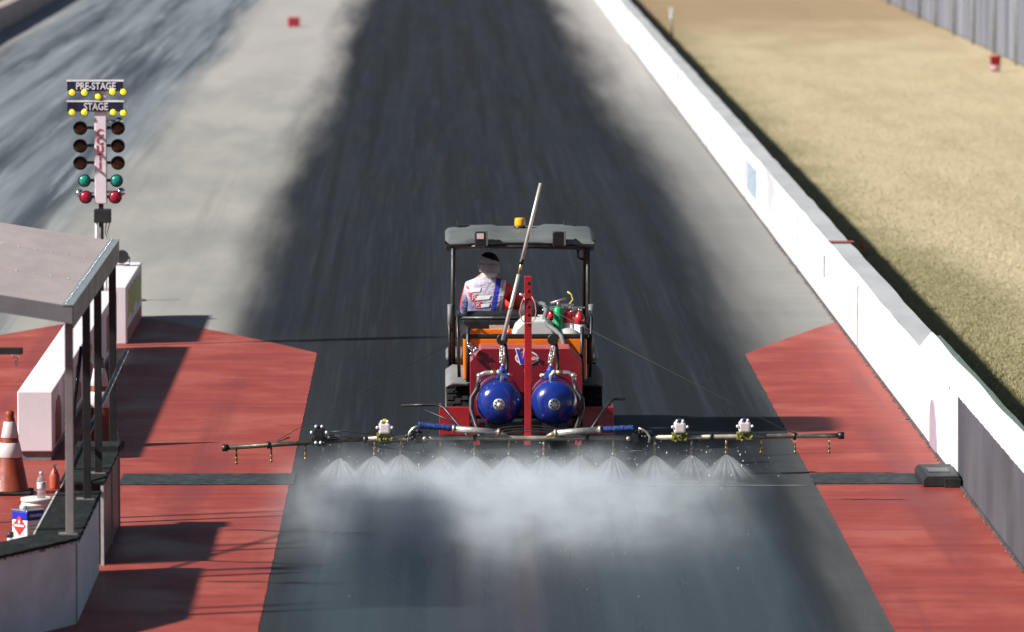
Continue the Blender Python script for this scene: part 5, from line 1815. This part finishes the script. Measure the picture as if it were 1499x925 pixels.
bn.inputs['Strength'].default_value = 0.7
bn.inputs['Distance'].default_value = 0.03
lk.new(NOISE(nt, COORD(nt, (1, 1, 1.8)), 14, 4), bn.inputs['Height'])
lk.new(bn.outputs[0], b_.inputs['Normal'])
V, E, Rr = [], [], []
j0 = joint(pelv + Vector((0, 0, .02)), (.20, .145))
j1 = joint((SX, SY - .01, 1.12), (.205, .14), j0)
j2 = joint((SX, SY - .015, 1.30), (.21, .14), j1)
j3 = joint((SX, SY, shz - .065), (.17, .115), j2)
j4 = joint((hx.x - .005, SY + .01, neckz - .02), (.085, .075), j3)
for s0_, e0_, w0_ in ((shl, ell_, wrl), (shr, elr, wrr)):
    a = joint(s0_ + Vector((0, 0, -.01)), .082, j3)
    b2 = joint((s0_ + e0_) / 2, .08, a)
    c2 = joint(e0_, .075, b2)
    d = joint((e0_ + w0_) / 2, .056, c2)
    joint(w0_, .043, d)
mj = skin(V, E, Rr, 3)
bvh = BVHTree.FromPolygons([v.co.copy() for v in mj.vertices], [tuple(p.vertices) for p in mj.polygons])
jk = put(mj, 'jacket', m_jack, per)


def on_jacket(mb):
    for i, v in enumerate(mb.v):
        hit = bvh.ray_cast(Vector((v.x, 60, v.z)), Vector((0, 1, 0)))
        if hit[0] is not None:
            mb.v[i] = Vector((v.x, hit[0].y - .006, v.z))
    return mb


def patch(poly, name, m):
    mb = MB()
    pts = [P(a, b2, 62.45) for a, b2 in poly]
    # fan-triangulate with subdivision so that it drapes
    n = 6
    if len(pts) == 4:
        g = [[pts[0].lerp(pts[1], u / n).lerp(pts[3].lerp(pts[2], u / n), v / n) for u in range(n + 1)] for v in range(n + 1)]
        mb.add([p for r in g for p in r], [(i * (n + 1) + j, i * (n + 1) + j + 1, (i + 1) * (n + 1) + j + 1, (i + 1) * (n + 1) + j) for i in range(n) for j in range(n)], True)
    on_jacket(mb)
    return mb.build(name, m, jk, recalc=False)


m_prw = mat('print_white', (0.75, 0.74, 0.76), 0.6)
m_prr = mat('print_red', (0.58, 0.05, 0.05), 0.6)
patch([(684, 424), (704, 421), (703, 427), (685, 429)], 'back_print', m_prw)
patch([(694, 434), (719, 432), (716, 438), (695, 440)], 'back_print', m_prw)
patch([(697, 446), (717, 444), (716, 449), (698, 451)], 'back_print', m_prw)
patch([(682, 420), (685, 419), (692, 434), (688, 437)], 'back_print', m_prr)
patch([(687, 433), (699, 431), (697, 441), (690, 440)], 'back_print', m_prr)
patch([(694, 442), (705, 441), (704, 450), (695, 451)], 'back_print', m_prr)
for ch, px, py in (('P', 693.5, 436), ('P', 699.5, 446)):
    mbt = MB()
    q = P(px, py, 62.45)
    text_mb(mbt, ch, .07, q, bold=.0015)
    on_jacket(mbt)
    mbt.v = [v + Vector((0, -.003, 0)) for v in mbt.v]
    mbt.build('back_letter', m_prw, jk, recalc=False)
# trousers, collar, beanie
V, E, Rr = [], [], []
j0 = joint(pelv + Vector((0, 0, -.02)), (.185, .13))
for sg in (-1, 1):
    hp = joint((SX + sg * .09, 62.62, .925), .105, j0)
    th = joint((SX + sg * .11, 62.85, .93), .09, hp)
    kn = joint((SX + sg * .13, 63.07, .92), .072, th)
    ca = joint((SX + sg * .13, 63.12, .72), .062, kn)
    joint((SX + sg * .13, 63.10, .60), .055, ca)
put(skin(V, E, Rr), 'trousers', m_trous, per)
MB().lathe([(.072, -.03), (.078, 0.0), (.07, .035), (.064, .03), (.066, -.02)], (hx.x, SY + .01, neckz + .0), 'Z', 24).build('collar', mat('pale_collar', (0.6, 0.57, 0.5), 0.7), per)
bh = Vector((hx.x + .003, 62.65, hx.z - .035))


def dome(prof, tilt):
    mb = MB().lathe(prof, bh, 'Z', 32)
    mb.v = [Vector((bh.x + (v.x - bh.x) * .98, bh.y + (v.y - bh.y) * 1.12, v.z + (v.x - bh.x) * tilt)) for v in mb.v]
    return mb


pr_ = [(.094, -.045), (.103, -.035), (.107, -.005), (.109, .03)]
for i in range(1, 13):
    t = PI / 2 * i / 12
    pr_.append((.109 * math.cos(t) ** .8 if i < 12 else 0.0, .03 + .132 * math.sin(t)))
mb = MB().lathe(pr_, bh, 'Z', 64)
mb.v = [Vector((bh.x + (v.x - bh.x) * .98, bh.y + (v.y - bh.y) * 1.12, v.z + (v.x - bh.x) * -.08)) for v in mb.v]
m_bn = bpy.data.materials.new('two_tone_beanie')
nt, nd, lk, out = nodes_of(m_bn)
b_ = nt.nodes.new('ShaderNodeBsdfPrincipled')
lk.new(b_.outputs[0], out.inputs[0])
vec = COORD(nt)
sepb = nt.nodes.new('ShaderNodeSeparateXYZ')
lk.new(vec, sepb.inputs[0])
lb = bh - Vector(per.location)
kn_ = NOISE(nt, vec, 40, 3)
hgt_ = MATH(nt, 'ADD', MATH(nt, 'SUBTRACT', sepb.outputs[2], lb.z), MATH(nt, 'MULTIPLY', MATH(nt, 'SUBTRACT', sepb.outputs[0], lb.x), .34))
hgt_ = MATH(nt, 'ADD', hgt_, MATH(nt, 'MULTIPLY', MATH(nt, 'SUBTRACT', kn_, .5), .02))
lk.new(MIX(nt, SMOOTH(nt, hgt_, .098, .106), MIX(nt, kn_, (0.22, 0.22, 0.26), (0.36, 0.36, 0.42)), (0.012, 0.012, 0.015)), b_.inputs['Base Color'])
b_.inputs['Roughness'].default_value = 0.95
b_.inputs['Specular IOR Level'].default_value = 0.1
bp = nt.nodes.new('ShaderNodeBump')
bp.inputs['Strength'].default_value = 0.8
bp.inputs['Distance'].default_value = 0.01
lk.new(NOISE(nt, COORD(nt, (1, 1, .25)), 90, 2), bp.inputs['Height'])
lk.new(bp.outputs[0], b_.inputs['Normal'])
bn_ = mb.build('beanie', m_bn, per)
dome([(.1085, -.012), (.1115, .0), (.1125, .028), (.1085, .055)], -.04).build('fold', m_beanie, bn_)

# ------------------------------------------------------------------ water spray fans and drifting mist
def vol_mat_fan():
    m = bpy.data.materials.new('spray_water')
    nt, nd, lk, out = nodes_of(m)
    pv = nt.nodes.new('ShaderNodeVolumePrincipled')
    lk.new(pv.outputs[0], out.inputs['Volume'])
    pv.inputs['Color'].default_value = (0.90, 0.955, 1.0, 1)
    pv.inputs['Anisotropy'].default_value = 0.1
    tc = nt.nodes.new('ShaderNodeTexCoord')
    ln = nt.nodes.new('ShaderNodeVectorMath')
    ln.operation = 'LENGTH'
    lk.new(tc.outputs['Object'], ln.inputs[0])
    sep = nt.nodes.new('ShaderNodeSeparateXYZ')
    lk.new(tc.outputs['Object'], sep.inputs[0])
    d = ln.outputs['Value']
    ang = MATH(nt, 'DIVIDE', sep.outputs[0], MATH(nt, 'ADD', MATH(nt, 'ABSOLUTE', sep.outputs[2]), .02))
    cmb = nt.nodes.new('ShaderNodeCombineXYZ')
    lk.new(ang, cmb.inputs[0])
    info = nt.nodes.new('ShaderNodeObjectInfo')
    lk.new(info.outputs['Random'], cmb.inputs[1])
    streak = nt.nodes.new('ShaderNodeTexNoise')
    streak.inputs['Scale'].default_value = 5
    streak.inputs['Detail'].default_value = 3
    lk.new(cmb.outputs[0], streak.inputs['Vector'])
    s = SMOOTH(nt, streak.outputs['Fac'], .25, .7, .25, 1.5)
    edge = SMOOTH(nt, MATH(nt, 'ABSOLUTE', ang), 1.05, 1.85, 1, 0)
    fall = MATH(nt, 'DIVIDE', 0.55, MATH(nt, 'ADD', d, .06))
    tail = SMOOTH(nt, d, .30, .80, 1, 0.0)
    den = MATH(nt, 'MULTIPLY', MATH(nt, 'MULTIPLY', fall, s), MATH(nt, 'MULTIPLY', edge, tail))
    amp = MATH(nt, 'ADD', 2.3, MATH(nt, 'MULTIPLY', info.outputs['Random'], 1.6))
    lk.new(MATH(nt, 'MULTIPLY', den, amp), pv.inputs['Density'])
    return m


def vol_mat_mist(cx, cy):
    m = bpy.data.materials.new('mist')
    nt, nd, lk, out = nodes_of(m)
    pv = nt.nodes.new('ShaderNodeVolumePrincipled')
    lk.new(pv.outputs[0], out.inputs['Volume'])
    pv.inputs['Color'].default_value = (0.86, 0.94, 1.0, 1)
    tc = nt.nodes.new('ShaderNodeTexCoord')
    sep = nt.nodes.new('ShaderNodeSeparateXYZ')
    lk.new(tc.outputs['Object'], sep.inputs[0])
    x, y, z = sep.outputs
    n1 = NOISE(nt, COORD(nt, (1, .45, 1)), 1.1, 4, .55)
    n2 = NOISE(nt, COORD(nt, (1, .4, 1.1)), 3.0, 5, .6)
    d1 = MATH(nt, 'SUBTRACT', n1, .5)
    xe = MATH(nt, 'ADD', x, MATH(nt, 'MULTIPLY', d1, 1.3))
    mx_ = MATH(nt, 'MULTIPLY', SMOOTH(nt, xe, -1.65, -.8), SMOOTH(nt, xe, 3.1, 1.7))
    ye = MATH(nt, 'ADD', y, MATH(nt, 'MULTIPLY', d1, 3.0))
    my_ = MATH(nt, 'MULTIPLY', SMOOTH(nt, ye, 50.8, 57.0), SMOOTH(nt, y, 58.85, 57.7))
    ztop = MATH(nt, 'ADD', MATH(nt, 'MULTIPLY', SMOOTH(nt, y, 53, 58, .75, 1), .36), MATH(nt, 'MULTIPLY', MATH(nt, 'SUBTRACT', n2, .5), .35))
    zt = SMOOTH(nt, MATH(nt, 'DIVIDE', z, MATH(nt, 'MAXIMUM', ztop, .05)), 0.1, 1.3, 1, 0)
    core = MATH(nt, 'ADD', .38, MATH(nt, 'MULTIPLY', .42, MATH(nt, 'MULTIPLY', SMOOTH(nt, xe, -.9, .3), SMOOTH(nt, xe, 2.1, 1.1))))
    den = MATH(nt, 'MULTIPLY', MATH(nt, 'MULTIPLY', mx_, my_), MATH(nt, 'MULTIPLY', zt, core))
    den = MATH(nt, 'MULTIPLY', den, SMOOTH(nt, n2, .3, .7, .4, 1.3))
    lk.new(MATH(nt, 'MULTIPLY', den, MIST), pv.inputs['Density'])
    return m


MIST = 1.35
m_fan = vol_mat_fan()
for px, tp in TIPS:
    if px not in SPRAY:
        continue
    hgt = tp.z - 0.012
    back = 0.75
    hw = hgt * 1.9 + .05
    th = 0.05
    mb = MB()
    n = 8
    rows = []
    for i in range(n + 1):
        u = i / n
        z = tp.z - hgt * u
        yc = tp.y - back * u
        w_ = .006 + hw * u
        t_ = .006 + .16 * u
        rows.append([(tp.x - w_, yc - t_, z), (tp.x + w_, yc - t_, z), (tp.x + w_, yc + t_, z), (tp.x - w_, yc + t_, z)])
    mb.add([v for r in rows for v in r], [(i * 4 + j, i * 4 + (j + 1) % 4, (i + 1) * 4 + (j + 1) % 4, (i + 1) * 4 + j) for i in range(n) for j in range(4)])
    mb.add(rows[0], [(0, 1, 2, 3)]); mb.add(rows[-1], [(3, 2, 1, 0)])
    o = mb.build('spray_fan', m_fan, origin=tp)
    tag(o, 'white fan of water spraying down from a brass nozzle of the boom', 'spray', 'fans of water under the spray boom')
mist = MB().box(-1.9, 3.3, 50.2, 59.25, 0.02, 0.62).build('spray_mist', vol_mat_mist(0, 0), origin=(0, 0, 0))
tag(mist, 'white mist of sprayed water drifting low over the wet lane', 'mist', kind='stuff')

# flying droplets around the boom
mb = MB()
for i in range(420):
    px = random.choice(SPRAY) + random.gauss(0, 28)
    u = random.random() ** 1.3
    c = Vector((P(px, 650, BY).x, BY - 0.9 * u + random.uniform(-.1, .2), 0.03 + random.random() * (.32 - .12 * u)))
    r_ = random.uniform(.0012, .0035) if random.random() < .93 else random.uniform(.004, .006)
    mb.ell(c, (r_, r_, r_ * random.uniform(1, 2.2)), 6, 4)
for i in range(26):
    c = Vector((random.uniform(-1.2, 3.3), random.uniform(50, 58), .005))
    mb.ell(c, (.004, .006, .002), 6, 4)
o = mb.build('water_droplets', mat('water_drop', (0.8, 0.84, 0.88), 0.05, var=0.02, spec=0.8), recalc=False)
tag(o, 'small bright water droplets flying below the boom and lying on the wet lane', 'droplets', kind='stuff')
